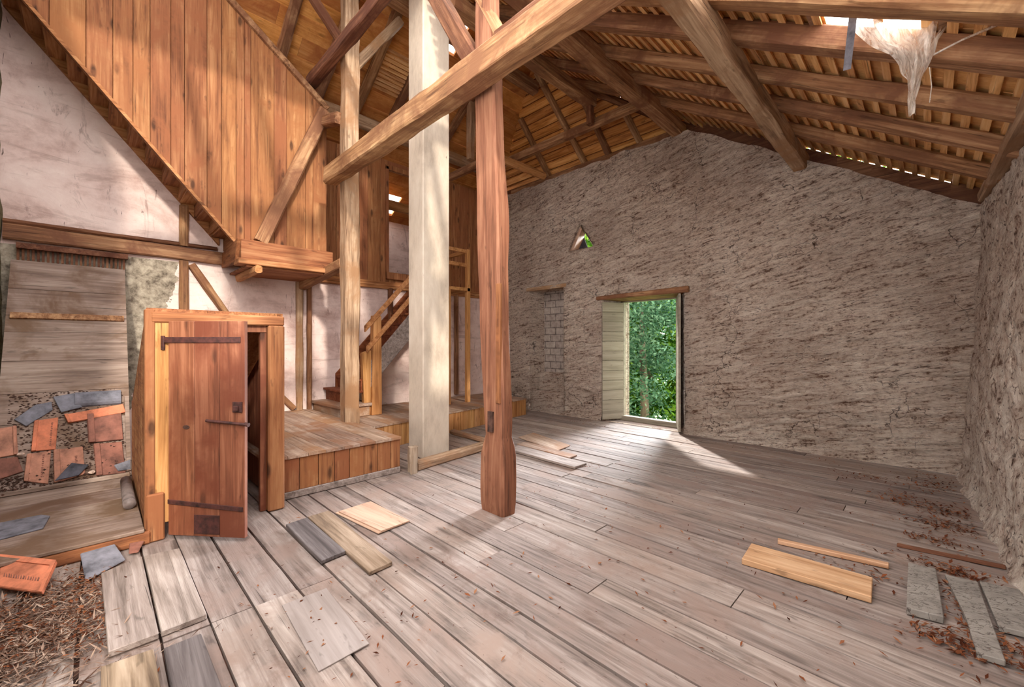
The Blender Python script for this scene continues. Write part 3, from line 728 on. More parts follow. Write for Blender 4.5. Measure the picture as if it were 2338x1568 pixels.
def capbar(p, q, name):
    mb = MB(); p = Vector(p); q = Vector(q); d = (q-p).normalized(); u = Vector((0,-d.z,d.y))
    mb.prism([p-u*.03, q-u*.03, q+u*.05, p+u*.05], (.12,0,0)); mb.build(name, M['beam'], us, bevel=.01)
capbar((-6.56,2.52,5.07), (-6.56,1.22,6.04), 'cap_rail')
capbar((-6.56,1.22,6.04), (-6.56,.2,6.57), 'cap_rail')
# landing box under the enclosure
lb = empty('landing_edge', (-6.4,1.9,2.5), 'boxed landing edge of pine boards under the enclosure', 'landing')
mb = MB(); mb.box(-6.47,-6.3,1.34,2.52,2.6,2.86); mb.build('fascia_board', M['pineY'], lb, bevel=.006)
mb = MB(); mb.box(-6.5,-6.24,1.3,2.56,2.53,2.6); mb.build('bottom_board', M['pineY'], lb, bevel=.006)
mb = MB(); mb.hexa([(-7.26,1.3,2.6),(-6.47,1.3,2.56),(-6.47,1.35,2.56),(-7.26,1.35,2.6),(-7.26,1.3,2.8),(-6.3,1.3,2.86),(-6.3,1.35,2.86),(-7.26,1.35,2.8)]); mb.build('side_board', M['pineX'], lb, bevel=.006)
mb = MB(); mb.box(-7.26,-6.3,1.4,2.5,2.505,2.53); mb.build('soffit_board', M['pineY'], lb)
beam('stub', (-7.2,1.5,2.46), (-6.12,1.5,2.46), .08, .1, M['newpineX'], parent=lb)

# ================================================================== PLATFORMS AND LOWER STAIR
rp = empty('raised_platform', (-5.8,1.9,0), 'knee high board platform with upright pine fascia beside the small door', 'platform')
ysp = [1.22,1.42,1.6,1.76,1.92,2.08,2.24,2.4,2.52]
mb = MB()
for a, b in zip(ysp[:-1], ysp[1:]): mb.box(-4.39,-4.362+U(-.003,.003),a+.003,b-.003,.07,.4)
mb.build('fascia', M['pineZ'], rp, bevel=.004)
mb = MB(); yy = 1.12
while yy < 2.5:
    e = min(yy+U(.15,.2), 2.52); mb.box(-7.28,-4.34,yy+.002,e-.002,.39+U(-.002,.002),.42); yy = e
mb.build('top_boards', M['platform_top'], rp)
MB().box(-4.42,-4.355,1.22,2.52,0,.07).build('kick_board', M['greyplank'], rp, bevel=.008)
mb = MB(); mb.box(-5.4,-4.39,2.49,2.515,0,.39); mb.build('end_board', M['pineX'], rp)
bp = empty('back_platform', (-6.6,4.5,0), 'long low board platform along the white wall behind the chimney', 'platform')
fx = lambda y: -5.42-.155*(y-2.52)
mb = MB(); yy = 2.53
while yy < 6.42:
    e = min(yy+U(.13,.2), 6.45)
    mb.hexa([(fx(yy)-.03,yy+.003,0),(fx(yy),yy+.003,0),(fx(e),e-.003,0),(fx(e)-.03,e-.003,0),(fx(yy)-.03,yy+.003,.325),(fx(yy),yy+.003,.325),(fx(e),e-.003,.325),(fx(e)-.03,e-.003,.325)]); yy = e
mb.build('fascia', M['newpineZ'], bp, bevel=.003)
mb = MB(); yy = 2.53
while yy < 6.42:
    e = min(yy+U(.16,.24), 6.45); mb.hexa([(-7.28,yy+.002,.325),(fx(yy)+.02,yy+.002,.325),(fx(e)+.02,e-.002,.325),(-7.28,e-.002,.325),(-7.28,yy+.002,.35),(fx(yy)+.02,yy+.002,.35),(fx(e)+.02,e-.002,.35),(-7.28,e-.002,.35)]); yy = e
mb.build('top_boards', M['platform_top'], bp)
MB().box(-7.28,fx(6.45),6.42,6.45,0,.325).build('end_board', M['darkplank'], bp)
beam('stump', (-4.25,2.62,0), (-4.25,2.62,.3), .1, .1, M['olive_plank'], 'little carved timber stump at the platform corner', 'stump', hew=.02)
beam('sill_beam', (-4.32,2.68,.05), (-4.5,4.1,.05), .16, .1, M['beam_grey'], 'pale sill timber on the floor in front of the chimney', 'beam')
beam('sill_beam', (-4.56,4.14,.04), (-5.6,4.2,.04), .1, .07, M['beam_grey'], 'pale batten on the floor behind the chimney', 'beam')

ls = empty('winding_stair', (-6.8,3.2,.35), 'short open stair with pale handrail climbing to the loft doorway', 'staircase')
z0 = .35
def tread(poly, z, mat='stepdark', th=.035):
    MB().prism([(p[0],p[1],z-th) for p in poly], (0,0,th)).build('tread', M[mat], ls, bevel=.004)
# block step, winder, then straight flight
MB().prism([(-7.22,2.56,.352),(-6.3,2.6,.352),(-6.3,3.1,.352),(-7.22,3.1,.352)], (0,0,.17)).build('block_step', M['platform_top'], ls, bevel=.012)
tread([(-7.26,2.54),(-6.26,2.57),(-6.26,3.12),(-7.26,3.12)], .56, 'platform_top', .045)
MB().box(-7.25,-6.36,2.78,2.8,.56,.72).build('riser', M['stepdark'], ls)
tread([(-7.27,2.74),(-6.34,2.74),(-6.34,3.14),(-7.27,3.14)], .755)
sy, sz, dy, dz = 2.98, .755, .168, .185
for i in range(10):
    y1 = sy+dy*i; zz = sz+dz*(i+1)
    MB().box(-7.25,-6.36,y1,y1+.018,zz-dz,zz-.03).build('riser', M['stepdark'], ls)
    tread([(-7.25,y1-.02),(-6.36,y1-.02),(-6.36,y1+dy+.01),(-7.25,y1+dy+.01)], zz)
ss = dz/dy
def slope_board(name, x0, x1, ya, yb, off, h, mat):
    za = sz+ss*(ya-sy)+off; zb = sz+ss*(yb-sy)+off
    mb = MB(); mb.hexa([(x0,ya,za),(x1,ya,za),(x1,yb,zb),(x0,yb,zb),(x0,ya,za+h),(x1,ya,za+h),(x1,yb,zb+h),(x0,yb,zb+h)]); return mb.build(name, M[mat], ls, bevel=.006)
slope_board('stringer', -6.36,-6.32, 3.1,4.62, -.12,.42, 'greyplank')
slope_board('stringer', -7.29,-7.25, 2.95,4.62, -.1,.36, 'stepdark')
slope_board('handrail', -6.34,-6.28, 3.02,4.5, .88,.1, 'newpineX')
slope_board('guard_rail', -6.34,-6.28, 3.05,4.5, .52,.1, 'newpineX')
MB().hexa([(-6.42,3.12,.352),(-6.28,3.12,.352),(-6.28,3.3,.352),(-6.42,3.3,.352),(-6.42,3.17,1.95),(-6.3,3.17,1.95),(-6.3,3.3,1.95),(-6.42,3.3,1.95)]).build('newel_post', M['newpineZ'], ls, bevel=.008)
MB().hexa([(-6.41,3.02,.352),(-6.31,3.02,.352),(-6.31,3.12,.352),(-6.41,3.12,.352),(-6.42,2.99,1.35),(-6.32,2.99,1.35),(-6.32,3.14,1.4),(-6.42,3.14,1.4)]).build('newel_cheek', M['newpineZ'], ls, bevel=.01)
# landing with balustrade
MB().box(-7.25,-6.36,4.6,5.22,2.52,2.58).build('landing', M['newpineX'], ls)
for (yy, za, zb) in ((5.17,.352,3.34),(4.7,.352,2.52)):
    MB().box(-6.44,-6.36,yy-.04,yy+.04,za,zb).build('landing_post', M['newpineZ'], ls, bevel=.006)
for za in (3.26,2.99): MB().box(-6.43,-6.38,4.3,5.13,za,za+.07).build('landing_rail', M['newpineX'], ls, bevel=.005)
MB().box(-7.25,-6.43,5.14,5.2,3.26,3.33).build('landing_rail', M['newpineX'], ls, bevel=.005)

# ================================================================== SMALL DOOR AND STAIR HATCH
sh = empty('stair_hatch', (-4.6,.7,0), 'boarded stairwell box with the reddish plank door standing ajar', 'stairwell box')
XF = -4.17
MB().box(XF-.1,XF+.02,1.09,1.225,0,1.66).build('door_post', M['pineZ'], sh, bevel=.012)
MB().box(XF-.1,XF+.005,.265,.325,.1,1.76).build('door_post', M['pineZ'], sh, bevel=.006)
MB().box(XF-.06,XF,.325,.41,.12,1.66).build('door_board', M['newpineZ'], sh, bevel=.004)
MB().box(XF-.04,XF+.03,.27,.38,0,.36).build('door_foot', M['pineZ'], sh, bevel=.01)
MB().box(XF-.11,XF+.01,.3,1.225,1.66,1.745).build('head_beam', M['pineY'], sh, bevel=.01)
MB().box(XF-.1,XF-.05,1.045,1.09,.0,1.66).build('door_stop', M['doorwood'], sh)
MB().box(XF-.1,XF-.04,.33,1.09,1.6,1.66).build('door_stop', M['doorwood'], sh)
mb = MB()
for i in range(8):
    xa = XF-.02-i*.21; xb = xa-.2
    ta = 1.74-.52*(-4.17-xa) if True else 0; tb = 1.74-.52*(-4.17-xb)
    mb.prism([(xa,.275,.02),(xb,.275,.02),(xb,.275,max(.2,tb)),(xa,.275,max(.2,ta))], (0,.025,0))
mb.build('side_panel', M['pineX'], sh)
mb = MB()
for i in range(8):
    xa = XF-.02-i*.21; xb = xa-.207
    mb.prism([(xa,1.195,.02),(xb,1.195,.02),(xb,1.195,max(.2,1.72-.52*(-4.17-xb))),(xa,1.195,max(.2,1.72-.52*(-4.17-xa)))], (0,.02,0))
mb.build('side_panel', M['doorwood'], sh)
mb = MB()
for i in range(5):
    ya = .275+i*.188
    mb.hexa([(XF,ya,1.745),(XF,ya+.186,1.745),(XF-1.7,ya+.186,.861),(XF-1.7,ya,.861),(XF,ya,1.77),(XF,ya+.186,1.77),(XF-1.7,ya+.186,.886),(XF-1.7,ya,.886)])
mb.build('sloping_lid', M['pineX'], sh)
MB().box(XF-1.75,XF-1.7,.275,1.21,0,.9).build('back_panel', M['doorwood'], sh)
# door hung on the left post, swung about 48 degrees open
da = Vector((-4.135,.40,.03)); db = Vector((-3.655,.80,.03)); dx = (db-da); W = dx.length; dx.normalize()
ny = Vector((dx.y,-dx.x,0))     # towards the room
dmx = Matrix((dx, ny, Vector((0,0,1)))).transposed().to_4x4(); dmx.translation = da - Vector(sh.location)
def dpart(mb, name, mat, parent, bevel=.003):
    o = mb.build(name, M[mat], None, bevel=bevel); o.parent = parent; return o
mb = MB()
for a, b in ((0,.213),(.216,.42),(.423,W)): mb.box(a,b,-.034,0,0,1.64)
door = dpart(mb, 'door', 'doorwood', sh); door.matrix_local = dmx
door['label'] = 'reddish brown plank door with iron strap hinges'
def dsub(mb, name, mat, bevel=.002): return dpart(mb, name, mat, door, bevel)
mb = MB(); mb.box(-.09,W-.03,0,.008,1.475,1.52); mb.box(-.1,-.03,-.005,.01,1.42,1.53); dsub(mb, 'strap_hinge', 'iron')
mb = MB(); mb.hexa([(-.0,0,.24),(W-.01,0,.2),(W-.01,.008,.2),(0,.008,.24),(0,0,.275),(W-.01,0,.235),(W-.01,.008,.235),(0,.008,.275)]); dsub(mb, 'strap_hinge', 'iron')
mb = MB(); mb.tube([(W-.3,.012,.885),(W+.04,.02,.862)], .011, 8); mb.tube([(W+.02,.02,.864),(W+.05,.022,.86)], .016, 8); dsub(mb, 'latch_bar', 'iron', 0)
mb = MB(); mb.box(W-.09,W-.015,0,.012,.95,1.03); mb.box(W-.07,W-.035,.01,.03,.965,1.0); dsub(mb, 'lock_plate', 'iron')
mb = MB(); mb.box(.217,.425,0,.006,.02,.165); dsub(mb, 'patch_plate', 'iron')
mb = MB(); mb.prism([(.15+.028*math.cos(a*PI/6), 0, .83+.016*math.sin(a*PI/6)) for a in range(12)], (0,.003,0)); dsub(mb, 'finger_hole', 'dark', 0)

# ================================================================== SLOPING GREY BOARDING WITH OLD TILES
SX = lambda z: -5.88-(z-.13)/1.704
P_N = Vector((1.704,0,1)).normalized()
sb = MB(); z = .13
for zz in (.42,.72,1.0,1.32,1.62,1.8,2.1,2.44):
    sb.hexa([(SX(z),-.66,z+.002),(SX(z),.272,z+.002),(SX(zz),.272,zz-.002),(SX(zz),-.66,zz-.002)]+[tuple(Vector(p)-P_N*.03) for p in ((SX(z),-.66,z+.002),(SX(z),.272,z+.002),(SX(zz),.272,zz-.002),(SX(zz),-.66,zz-.002))]); z = zz
slb = sb.build('sloping_boarding', M['greyboard']); tag(slb, 'sloping grey board lining behind the heap of old roof tiles', 'boarding')
mb = MB(); pz = 1.79
mb.hexa([Vector((SX(1.76),-.63,1.76)),Vector((SX(1.76),.25,1.76)),Vector((SX(1.82),.25,1.82)),Vector((SX(1.82),-.63,1.82))]+[Vector((SX(q),w,q))+P_N*.025 for q, w in ((1.76,-.63),(1.76,.25),(1.82,.25),(1.82,-.63))])
mb.build('cross_batten', M['beam'], slb)
mb = MB(); mb.box(-7.27,-7.19,-.62,.3,2.57,2.63)
for i in range(24):
    y = -.62+i*.038; mb.box(-7.265,-7.25,y,y+.02,2.44,2.6)
mb.build('reed_fringe', M['beam_dark'], slb)
mb = MB()
mb.hexa([(-6.33,.235,.9),(-6.33,.27,.9),(-5.9,.27,.17),(-5.9,.235,.17)]+[tuple(Vector(p)+P_N*.03) for p in ((-6.33,.235,.9),(-6.33,.27,.9),(-5.9,.27,.17),(-5.9,.235,.17))])
mb.build('edge_batten', M['greyboard'], slb)
# low step in front
lp = empty('low_step', (-5,-.2,0), 'low grey board step at the foot of the sloping boarding', 'platform')
mb = MB(); xs = [-5.87,-5.5,-5.1,-4.62,-4.12]
for a, b in zip(xs[:-1], xs[1:]): mb.box(a+.003,b-.003,-.64,.262,.095,.12)
mb.build('step_boards', M['greyboard'], lp, bevel=.004)
MB().box(-4.2,-4.125,-.64,.3,0,.094).build('front_edge', M['pineY'], lp, bevel=.012)
MB().box(-5.93,-5.86,-.64,.262,.12,.165).build('ledge_strip', M['greyboard'], lp, bevel=.008)
mb = MB(); mb.prism([(-5.02,-.62,.121),(-5.02,-.3,.121),(-4.94,-.25,.121),(-4.66,-.27,.121),(-4.6,-.5,.121),(-4.6,-.62,.121)], (0,0,.012))
tag(mb.build('lead_sheet', M['slate'], bevel=.003), 'torn grey sheet lying flat on the low step', 'sheet')
mb = MB(); mb.tube([(-5.55,.215,.165),(-4.7,.205,.165)], .042, 12); o = mb.build('lead_pipe', M['lead'], smooth=True); tag(o, 'grey pipe lying along the side of stairwell box', 'pipe')

def on_slope(pts, off): return [Vector((SX(z),y,z))+P_N*off for (y,z) in pts]
def tile(name, pts, mat, label, cat='roof tile', group='old roof tiles heaped on the sloping boarding', off=.004, th=.018, rib=None, marks=None, lip=None):
    q = on_slope(pts, off)
    c = sum(q, Vector())/len(q)
    mb = MB(); mb.prism([p-c for p in q], P_N*th)
    o = mb.build(name, M[mat], bevel=.004); o.location = c; tag(o, label, cat, group)
    o['org'] = tuple(c)
    def bil(u, v): return q[0].lerp(q[1], u).lerp(q[3].lerp(q[2], u), v)
    if rib:
        mb = MB(); a, b = rib
        mb.hexa([bil(a,0)+P_N*th, bil(b,0)+P_N*th, bil(b,1)+P_N*th, bil(a,1)+P_N*th, bil(a,0)+P_N*(th+.014), bil(b,0)+P_N*(th+.014), bil(b,1)+P_N*(th+.014), bil(a,1)+P_N*(th+.014)])
        mb.build('rib', M[mat], o, bevel=.003)
    if marks:
        mb = MB(); u0, v0, v1, n = marks
        for i in range(n):
            v = v0+(v1-v0)*i/n; dv = (v1-v0)/n*.55
            mb.hexa([bil(u0,v)+P_N*th, bil(u0+.09,v)+P_N*th, bil(u0+.09-.02*(i%3),v+dv)+P_N*th, bil(u0+.02*(i%2),v+dv)+P_N*th]+[p+P_N*(th+.0025) for p in (bil(u0,v), bil(u0+.09,v), bil(u0+.09-.02*(i%3),v+dv), bil(u0+.02*(i%2),v+dv))])
        mb.build('stamped_mark', M['clay_brown'], o)
    return o
tile('roof_tile', [(-.55,.76),(-.42,.88),(-.31,.9),(-.3,.82),(-.47,.69)][::-1], 'slate', 'broken curved grey tile at the left top of the tile heap', th=.016)
tile('roof_tile', [(-.3,.94),(-.15,.965),(-.09,.82),(-.24,.785)], 'slate', 'flat grey slate left of the bluish ridge tile', th=.014, off=.02)
tile('roof_tile', [(-.22,.76),(.22,.82),(.24,.735),(-.19,.68)], 'clay', 'bright orange tile lying sideways under the ridge tile', th=.03, off=.006, rib=(.0,.06))
tile('roof_tile', [(-.42,.73),(-.26,.745),(-.27,.455),(-.43,.462)], 'clay', 'upright orange tile with stamped marks, upper of the left pair', rib=(.02,.2), marks=(.72,.15,.9,13))
tile('roof_tile', [(-.455,.44),(-.3,.45),(-.31,.165),(-.465,.22)], 'clay_pale', 'upright pale tile with faint stamp, lower of the left pair', rib=(.02,.2), marks=(.66,.1,.85,11))
tile('roof_tile', [(-.285,.45),(-.085,.45),(-.065,.2),(-.275,.165)], 'clay_pale', 'pale stained tile half covered by a dark slate shard', rib=(.02,.22), marks=(.7,.3,.55,5))
tile('slate_shard', [(-.27,.175),(-.16,.31),(-.04,.27),(-.11,.19)], 'slate_dark', 'dark pointed slate shard on the pale stained tile', 'slate', off=.036, th=.01)
tile('roof_tile', [(-.06,.75),(.205,.735),(.215,.47),(-.045,.475)], 'clay_brown', 'square dark brown tile, upper of the right pair', rib=(.02,.2), off=.012)
tile('roof_tile', [(-.01,.46),(.205,.45),(.228,.155),(.01,.17)], 'clay_brown', 'reddish brown tile, lower of the right pair', rib=(.02,.22))
tile('roof_tile', [(-.68,.69),(-.53,.7),(-.51,.45),(-.67,.44)], 'clay_pale', 'light worn tile at the outer left of the heap', rib=(.85,.98))
tile('roof_tile', [(-.67,.43),(-.51,.43),(-.47,.3),(-.66,.25)], 'clay_brown', 'broken brown tile below the light worn tile', off=.006)
tile('slate_shard', [(.14,.235),(.265,.265),(.265,.175),(.17,.175)], 'slate', 'small bluish slate piece at the ledge end', 'slate', off=.03, th=.012)
# half round ridge tile
mb = MB(); ring = []
for i in range(8):
    y = -.14+.35*i/7; row = []
    for k in range(9):
        a = PI*k/8; row.append((0, y, 0) + Vector((0,0,0)) if False else Vector((0,y,0)))
    ring.append(row)
c0 = Vector((SX(.905), .03, .905)); tdir = Vector((-1,0,1.704)).normalized()
outer = []
for i in range(8):
    y = -.175+.35*i/7; o_ = [c0+Vector((0,y,0))+tdir*(.085*math.cos(PI*k/8))*(1)+P_N*(.002+.055*math.sin(PI*k/8)) for k in range(9)]
    n_ = [c0+Vector((0,y,0))+tdir*(.07*math.cos(PI*k/8))+P_N*(.002+.04*math.sin(PI*k/8)) for k in range(8,-1,-1)]
    outer.append(o_+n_)
tag(MB().rings(outer).build('ridge_tile', M['slate'], smooth=False), 'bluish grey half round ridge tile on top of the tile heap', 'roof tile', 'old roof tiles heaped on the sloping boarding')
def pebble(loc, r, mat, label, cat='stone', name='stone', sq=(1,1,.6)):
    bm = bmesh.new(); bmesh.ops.create_icosphere(bm, subdivisions=2, radius=r)
    for v in bm.verts:
        v.co *= 1+.35*noise.noise(v.co*(2.2/r*.5)+Vector(loc)); v.co.x *= sq[0]; v.co.y *= sq[1]; v.co.z *= sq[2]
    me = bpy.data.meshes.new(name); bm.to_mesh(me); bm.free(); me.materials.append(mat)
    a = me.attributes.new('tone', 'FLOAT', 'FACE'); o = bpy.data.objects.new(name, me); C.objects.link(o); o.location = loc
    return tag(o, label, cat)
p = Vector((SX(.2),-.02,.2))+P_N*.045; pebble(p, .028, M['stone'], 'small whitish stone beside the dark slate shard')
p = Vector((SX(.44),-.49,.44))+P_N*.045; pebble(p, .025, M['stone'], 'small whitish stone between the left tiles')

# ================================================================== LOOSE THINGS ON THE FLOOR
def slab(name, pts, z0, th, mat, label, cat='plank', group=None, bevel=.004, axis=None, tilt=None, end=None):
    a = Vector((pts[0][0], pts[0][1], 0)); b = Vector((pts[1][0], pts[1][1], 0))
    x = (b-a).normalized(); y = Vector((-x.y, x.x, 0))
    loc = [((Vector((p[0],p[1],0))-a).dot(x), (Vector((p[0],p[1],0))-a).dot(y)) for p in pts]
    mb = MB(); mb.prism([(p[0],p[1],0) for p in loc], (0,0,th))
    o = mb.build(name, M[mat], bevel=bevel)
    mx = Matrix((x, y, Vector((0,0,1)))).transposed().to_4x4(); mx.translation = a+Vector((0,0,z0)); o.matrix_world = mx
    if tilt: o.rotation_euler[tilt[0]] += tilt[1]
    tag(o, label, cat, group); return o
LPG = 'loose planks lying about the floor'
slab('plank', [(-3.74,.03),(-2.76,.045),(-2.76,.23),(-3.84,.23)], .004, .032, 'greyplank', 'wide weathered plank, left of the raised pair in front of the door', group=LPG)
slab('plank', [(-3.83,.24),(-2.765,.24),(-2.77,.43),(-3.8,.43)], .004, .032, 'greyplank', 'wide weathered plank, right of the raised pair in front of the door', group=LPG)
slab('plank', [(-2.66,.02),(-2.05,.02),(-2.05,.2),(-2.64,.2)], .004, .03, 'olive_plank', 'grainy plank at the bottom edge, left of the dark one', group=LPG)
slab('plank', [(-2.6,.235),(-1.95,.225),(-1.95,.385),(-2.6,.38)], .004, .035, 'darkplank', 'dark grey plank at the bottom edge of the floor', group=LPG)
slab('panel', [(-2.61,.755),(-1.965,.72),(-1.97,.965),(-2.6,1.0)], .004, .006, 'greysheet', 'thin smooth grey sheet on the near floor boards', 'board', LPG, bevel=.001)
slab('plank', [(-3.7,1.1),(-2.91,1.085),(-2.93,1.26),(-3.72,1.27)], .004, .028, 'darkplank', 'short dark grey plank beside the stairwell box', group=LPG)
slab('plank', [(-3.73,1.28),(-2.55,1.25),(-2.56,1.42),(-3.74,1.46)], .004, .028, 'olive_plank', 'long brownish plank between dark plank and pale sheet', group=LPG)
slab('panel', [(-3.7,1.5),(-3.06,1.575),(-3.08,1.85),(-3.73,1.81)], .004, .008, 'ply', 'lower pale ply sheet in front of the platform', 'board', LPG, bevel=.001)
slab('panel', [(-3.68,1.52),(-3.06,1.6),(-3.07,1.86),(-3.7,1.83)], .013, .01, 'ply', 'upper pale ply sheet in front of the platform', 'board', LPG, bevel=.001)
slab('plank', [(-.9,3.1),(-.235,3.16),(-.25,3.43),(-.92,3.39)], .004, .04, 'paleboard', 'pale new pine board lying on the right part of the floor', group=LPG)
slab('batten', [(-.8,3.6),(-.19,3.72),(-.19,3.765),(-.81,3.65)], .004, .03, 'paleboard', 'thin pale batten behind the new pine board', 'batten', LPG)
slab('batten', [(-.17,4.17),(.36,4.26),(.36,4.3),(-.17,4.21)], .004, .02, 'beam_dark', 'thin brown batten close to the right wall', 'batten', LPG)
slab('concrete_slab', [(-.09,3.17),(.055,3.2),(.03,3.85),(-.1,3.83)], .004, .04, 'slab', 'short grey cracked slab left in the row by the right wall', 'slab', 'grey slabs by the right wall')
slab('concrete_slab', [(.16,2.96),(.25,2.98),(.21,3.85),(.07,3.83),(.14,3.3)], .004, .03, 'slab', 'narrow grey slab in the middle of the row by the right wall', 'slab', 'grey slabs by the right wall')
slab('concrete_slab', [(.255,3.32),(.42,3.36),(.38,3.9),(.22,3.87)], .004, .03, 'slab', 'grey slab touching the right wall', 'slab', 'grey slabs by the right wall')
slab('plank', [(-4.2,4.08),(-2.99,4.04),(-2.98,4.28),(-4.2,4.34)], .004, .028, 'greyplank', 'loose floor board right of the oak post, nearest of three', group=LPG)
slab('plank', [(-4.3,4.4),(-3.3,4.34),(-3.3,4.52),(-4.3,4.6)], .004, .022, 'platform_top', 'loose floor board right of the oak post, middle of three', group=LPG)
slab('plank', [(-4.6,4.75),(-3.65,4.5),(-3.7,4.9),(-4.65,5.15)], .004, .018, 'platform_top', 'loose floor board right of the oak post, farthest of three', group=LPG)
# roof tile and slates in front of the step
def leaning(name, pts, th, mat, label, cat):
    q = [Vector(p) for p in pts]; n = (q[1]-q[0]).cross(q[3]-q[0]).normalized()
    if n.z < 0: n = -n
    c = sum(q, Vector())/len(q); mb = MB(); mb.prism([p-c for p in q], n*th)
    o = mb.build(name, M[mat], bevel=.005); o.location = c; o['org'] = tuple(c); tag(o, label, cat); return o, q, n
o, q, n = leaning('roof_tile', [(-3.94,-.4,.03),(-3.66,-.21,.03),(-3.93,-.165,.1),(-4.3,-.43,.1)], .022, 'clay', 'orange roof tile leaning against the front of the low step', 'roof tile')
mb = MB()
bil = lambda u, v: q[0].lerp(q[1], u).lerp(q[3].lerp(q[2], u), v)+n*.022
for (a, b, c_, d) in ((0,1,.82,1.),(.93,1,0,.82)):
    mb.hexa([bil(a,c_),bil(b,c_),bil(b,d),bil(a,d)]+[bil(*k)+n*.006 for k in ((a,c_),(b,c_),(b,d),(a,d))])
mb.build('rim', M['clay'], o)
mb = MB()
for i in range(15):
    u = .1+i*.05; s = .018+.014*((i*7) % 3)/2
    mb.hexa([bil(u,.3),bil(u+s,.3),bil(u+s,.4-.03*(i%2)),bil(u+.008,.42)]+[p+n*.002 for p in (bil(u,.3),bil(u+s,.3),bil(u+s,.4-.03*(i%2)),bil(u+.008,.42))])
mb.build('stamped_mark', M['clay_brown'], o)
leaning('slate_shard', [(-3.72,-.04,.012),(-3.9,.15,.012),(-4.08,.1,.075),(-4.07,-.07,.07),], .009, 'slate', 'grey slate propped against the low step edge', 'slate')
leaning('slate_shard', [(-4.0,.17,.01),(-3.98,.22,.01),(-4.1,.26,.04),(-4.12,.18,.04)], .01, 'clay_brown', 'small brown tile shard behind the propped grey slate', 'roof tile')

# dry leaves, straw and crumbs
def litter(name, mat, spots, label, seed, size=(.008,.024), wid=(.15,.5)):
    rnd = random.Random(seed); mb = MB()
    for (cx, cy, sx_, sy_, n, hgt) in spots:
        for _ in range(n):
            x = cx+rnd.gauss(0,1)*sx_; y = cy+rnd.gauss(0,1)*sy_; z = .006+abs(rnd.gauss(0,.4))*hgt
            if x > .16+.062*(6.9-y) or y < -.6 or y > 6.8: continue
            l = rnd.uniform(*size); w = l*rnd.uniform(*wid); a = rnd.uniform(0,2*PI)
            dx, dy = math.cos(a), math.sin(a); t = rnd.uniform(-.5,.5); k = rnd.uniform(.1,.45)
            P = lambda u, v: (x+dx*u*l-dy*v*w, y+dy*u*l+dx*v*w, max(.002, z+u*l*t+abs(v)*w*k+.004))
            tn = rnd.random()
            mb.face([P(-1,0),P(-.2,-1),P(1,0)], tn); mb.face([P(-1,0),P(1,0),P(-.1,1)], tn)
    o = mb.build(name, mat); return tag(o, label, 'litter', kind='stuff')
litter('dry_leaves', M['litter'], [(.12,4.9,.13,.1,300,.02),(.1,5.35,.16,.12,320,.02),(.05,4.5,.12,.05,160,.015),(-.2,5.5,.12,.12,160,.015),(-.5,6.1,.2,.1,120,.01),(.05,6.3,.12,.25,260,.02),(.13,3.55,.04,.3,260,.02),(.1,3.98,.12,.05,240,.03),(.1,3.02,.1,.06,240,.02),(.28,3.15,.06,.08,180,.02),(-.3,3.55,.2,.05,60,.01),(-.9,2.6,1.2,.6,90,.005),(-2.0,1.6,1.3,.6,60,.004)], 'dry brown leaves scattered along the right wall and floor', 3)
litter('dry_leaves', M['litter'], [(-3.5,-.22,.22,.14,900,.03),(-3.2,-.2,.15,.15,600,.02),(-3.0,.0,.15,.06,120,.012),(-3.75,-.03,.15,.06,260,.02)], 'dry brown leaves heaped at the bottom left corner', 5, (.006,.022))
litter('straw', M['straw'], [(-3.2,-.2,.3,.15,1500,.03),(-2.95,-.35,.25,.12,900,.03),(-3.5,-.2,.2,.12,700,.03),(-2.9,.15,.3,.1,100,.006)], 'pale straw and splinters at the bottom left corner', 6, (.01,.05), (.05,.14))
litter('dry_leaves', M['litter'], [(-2.5,3.5,1.4,1.2,160,.003),(-1.2,4.0,.9,.9,160,.003),(-2.3,.9,.5,.4,120,.004),(-3.0,4.25,.08,.06,60,.006),(-4.6,6.5,.3,.15,120,.004),(-1.,6.6,1.,.1,160,.01)], 'dark crumbs strewn over the floor boards', 8, (.006,.018))
mb = MB(); rnd = random.Random(4)
for _ in range(260):
    y = rnd.uniform(-.6,.25); z = .14+abs(rnd.gauss(0,.13)) if y > -.45 else .13+rnd.random()*.14
    c = Vector((SX(z),y,z))+P_N*rnd.uniform(.004,.02); s = rnd.uniform(.005,.012)
    mb.prism([c+Vector((0,s*math.cos(a),s*math.sin(a))) for a in (0,1.7,3.1,4.6)], P_N*s*.8)
for _ in range(1500):
    y = rnd.uniform(-.6,.22); z = rnd.uniform(.15,1.0)
    c = Vector((SX(z),y,z))+P_N*.002; s = rnd.uniform(.002,.007)
    mb.prism([c+Vector((0,s*2*math.cos(a),s*math.sin(a))) for a in (0,1.7,3.1,4.6)], P_N*s*.6)
tag(mb.build('rubble', M['dark']), 'crumbled mortar and rubble among the old tiles', 'rubble', kind='stuff')

# ================================================================== DOOR IN THE GABLE
df = MB(); df.box(-4.3,-4.24,7.33,7.42,.0,2.36); df.box(-3.2,-3.14,7.33,7.42,.0,2.36); df.box(-4.3,-3.14,7.33,7.42,2.3,2.37); df.box(-4.3,-3.14,7.3,7.44,.0,.09)
d1 = df.build('door_1', M['shutter'], bevel=.006); d1['kind'] = 'structure'; d1['label'] = 'tall open loading door in the gable wall'
def leaf(p, q, name, z0, z1, n):
    p = Vector(p); q = Vector(q); x = (q-p).normalized(); L = (q-p).length; y = Vector((-x.y,x.x,0))
    mb = MB(); h = (z1-z0)/n
    for i in range(n): mb.box(0,L,-.02,.02,i*h+.002,(i+1)*h-.002)
    o = mb.build(name, M['shutter'], d1, bevel=.004); mx = Matrix((x,y,Vector((0,0,1)))).transposed().to_4x4(); mx.translation = p+Vector((0,0,z0)); o.matrix_local = mx; return o
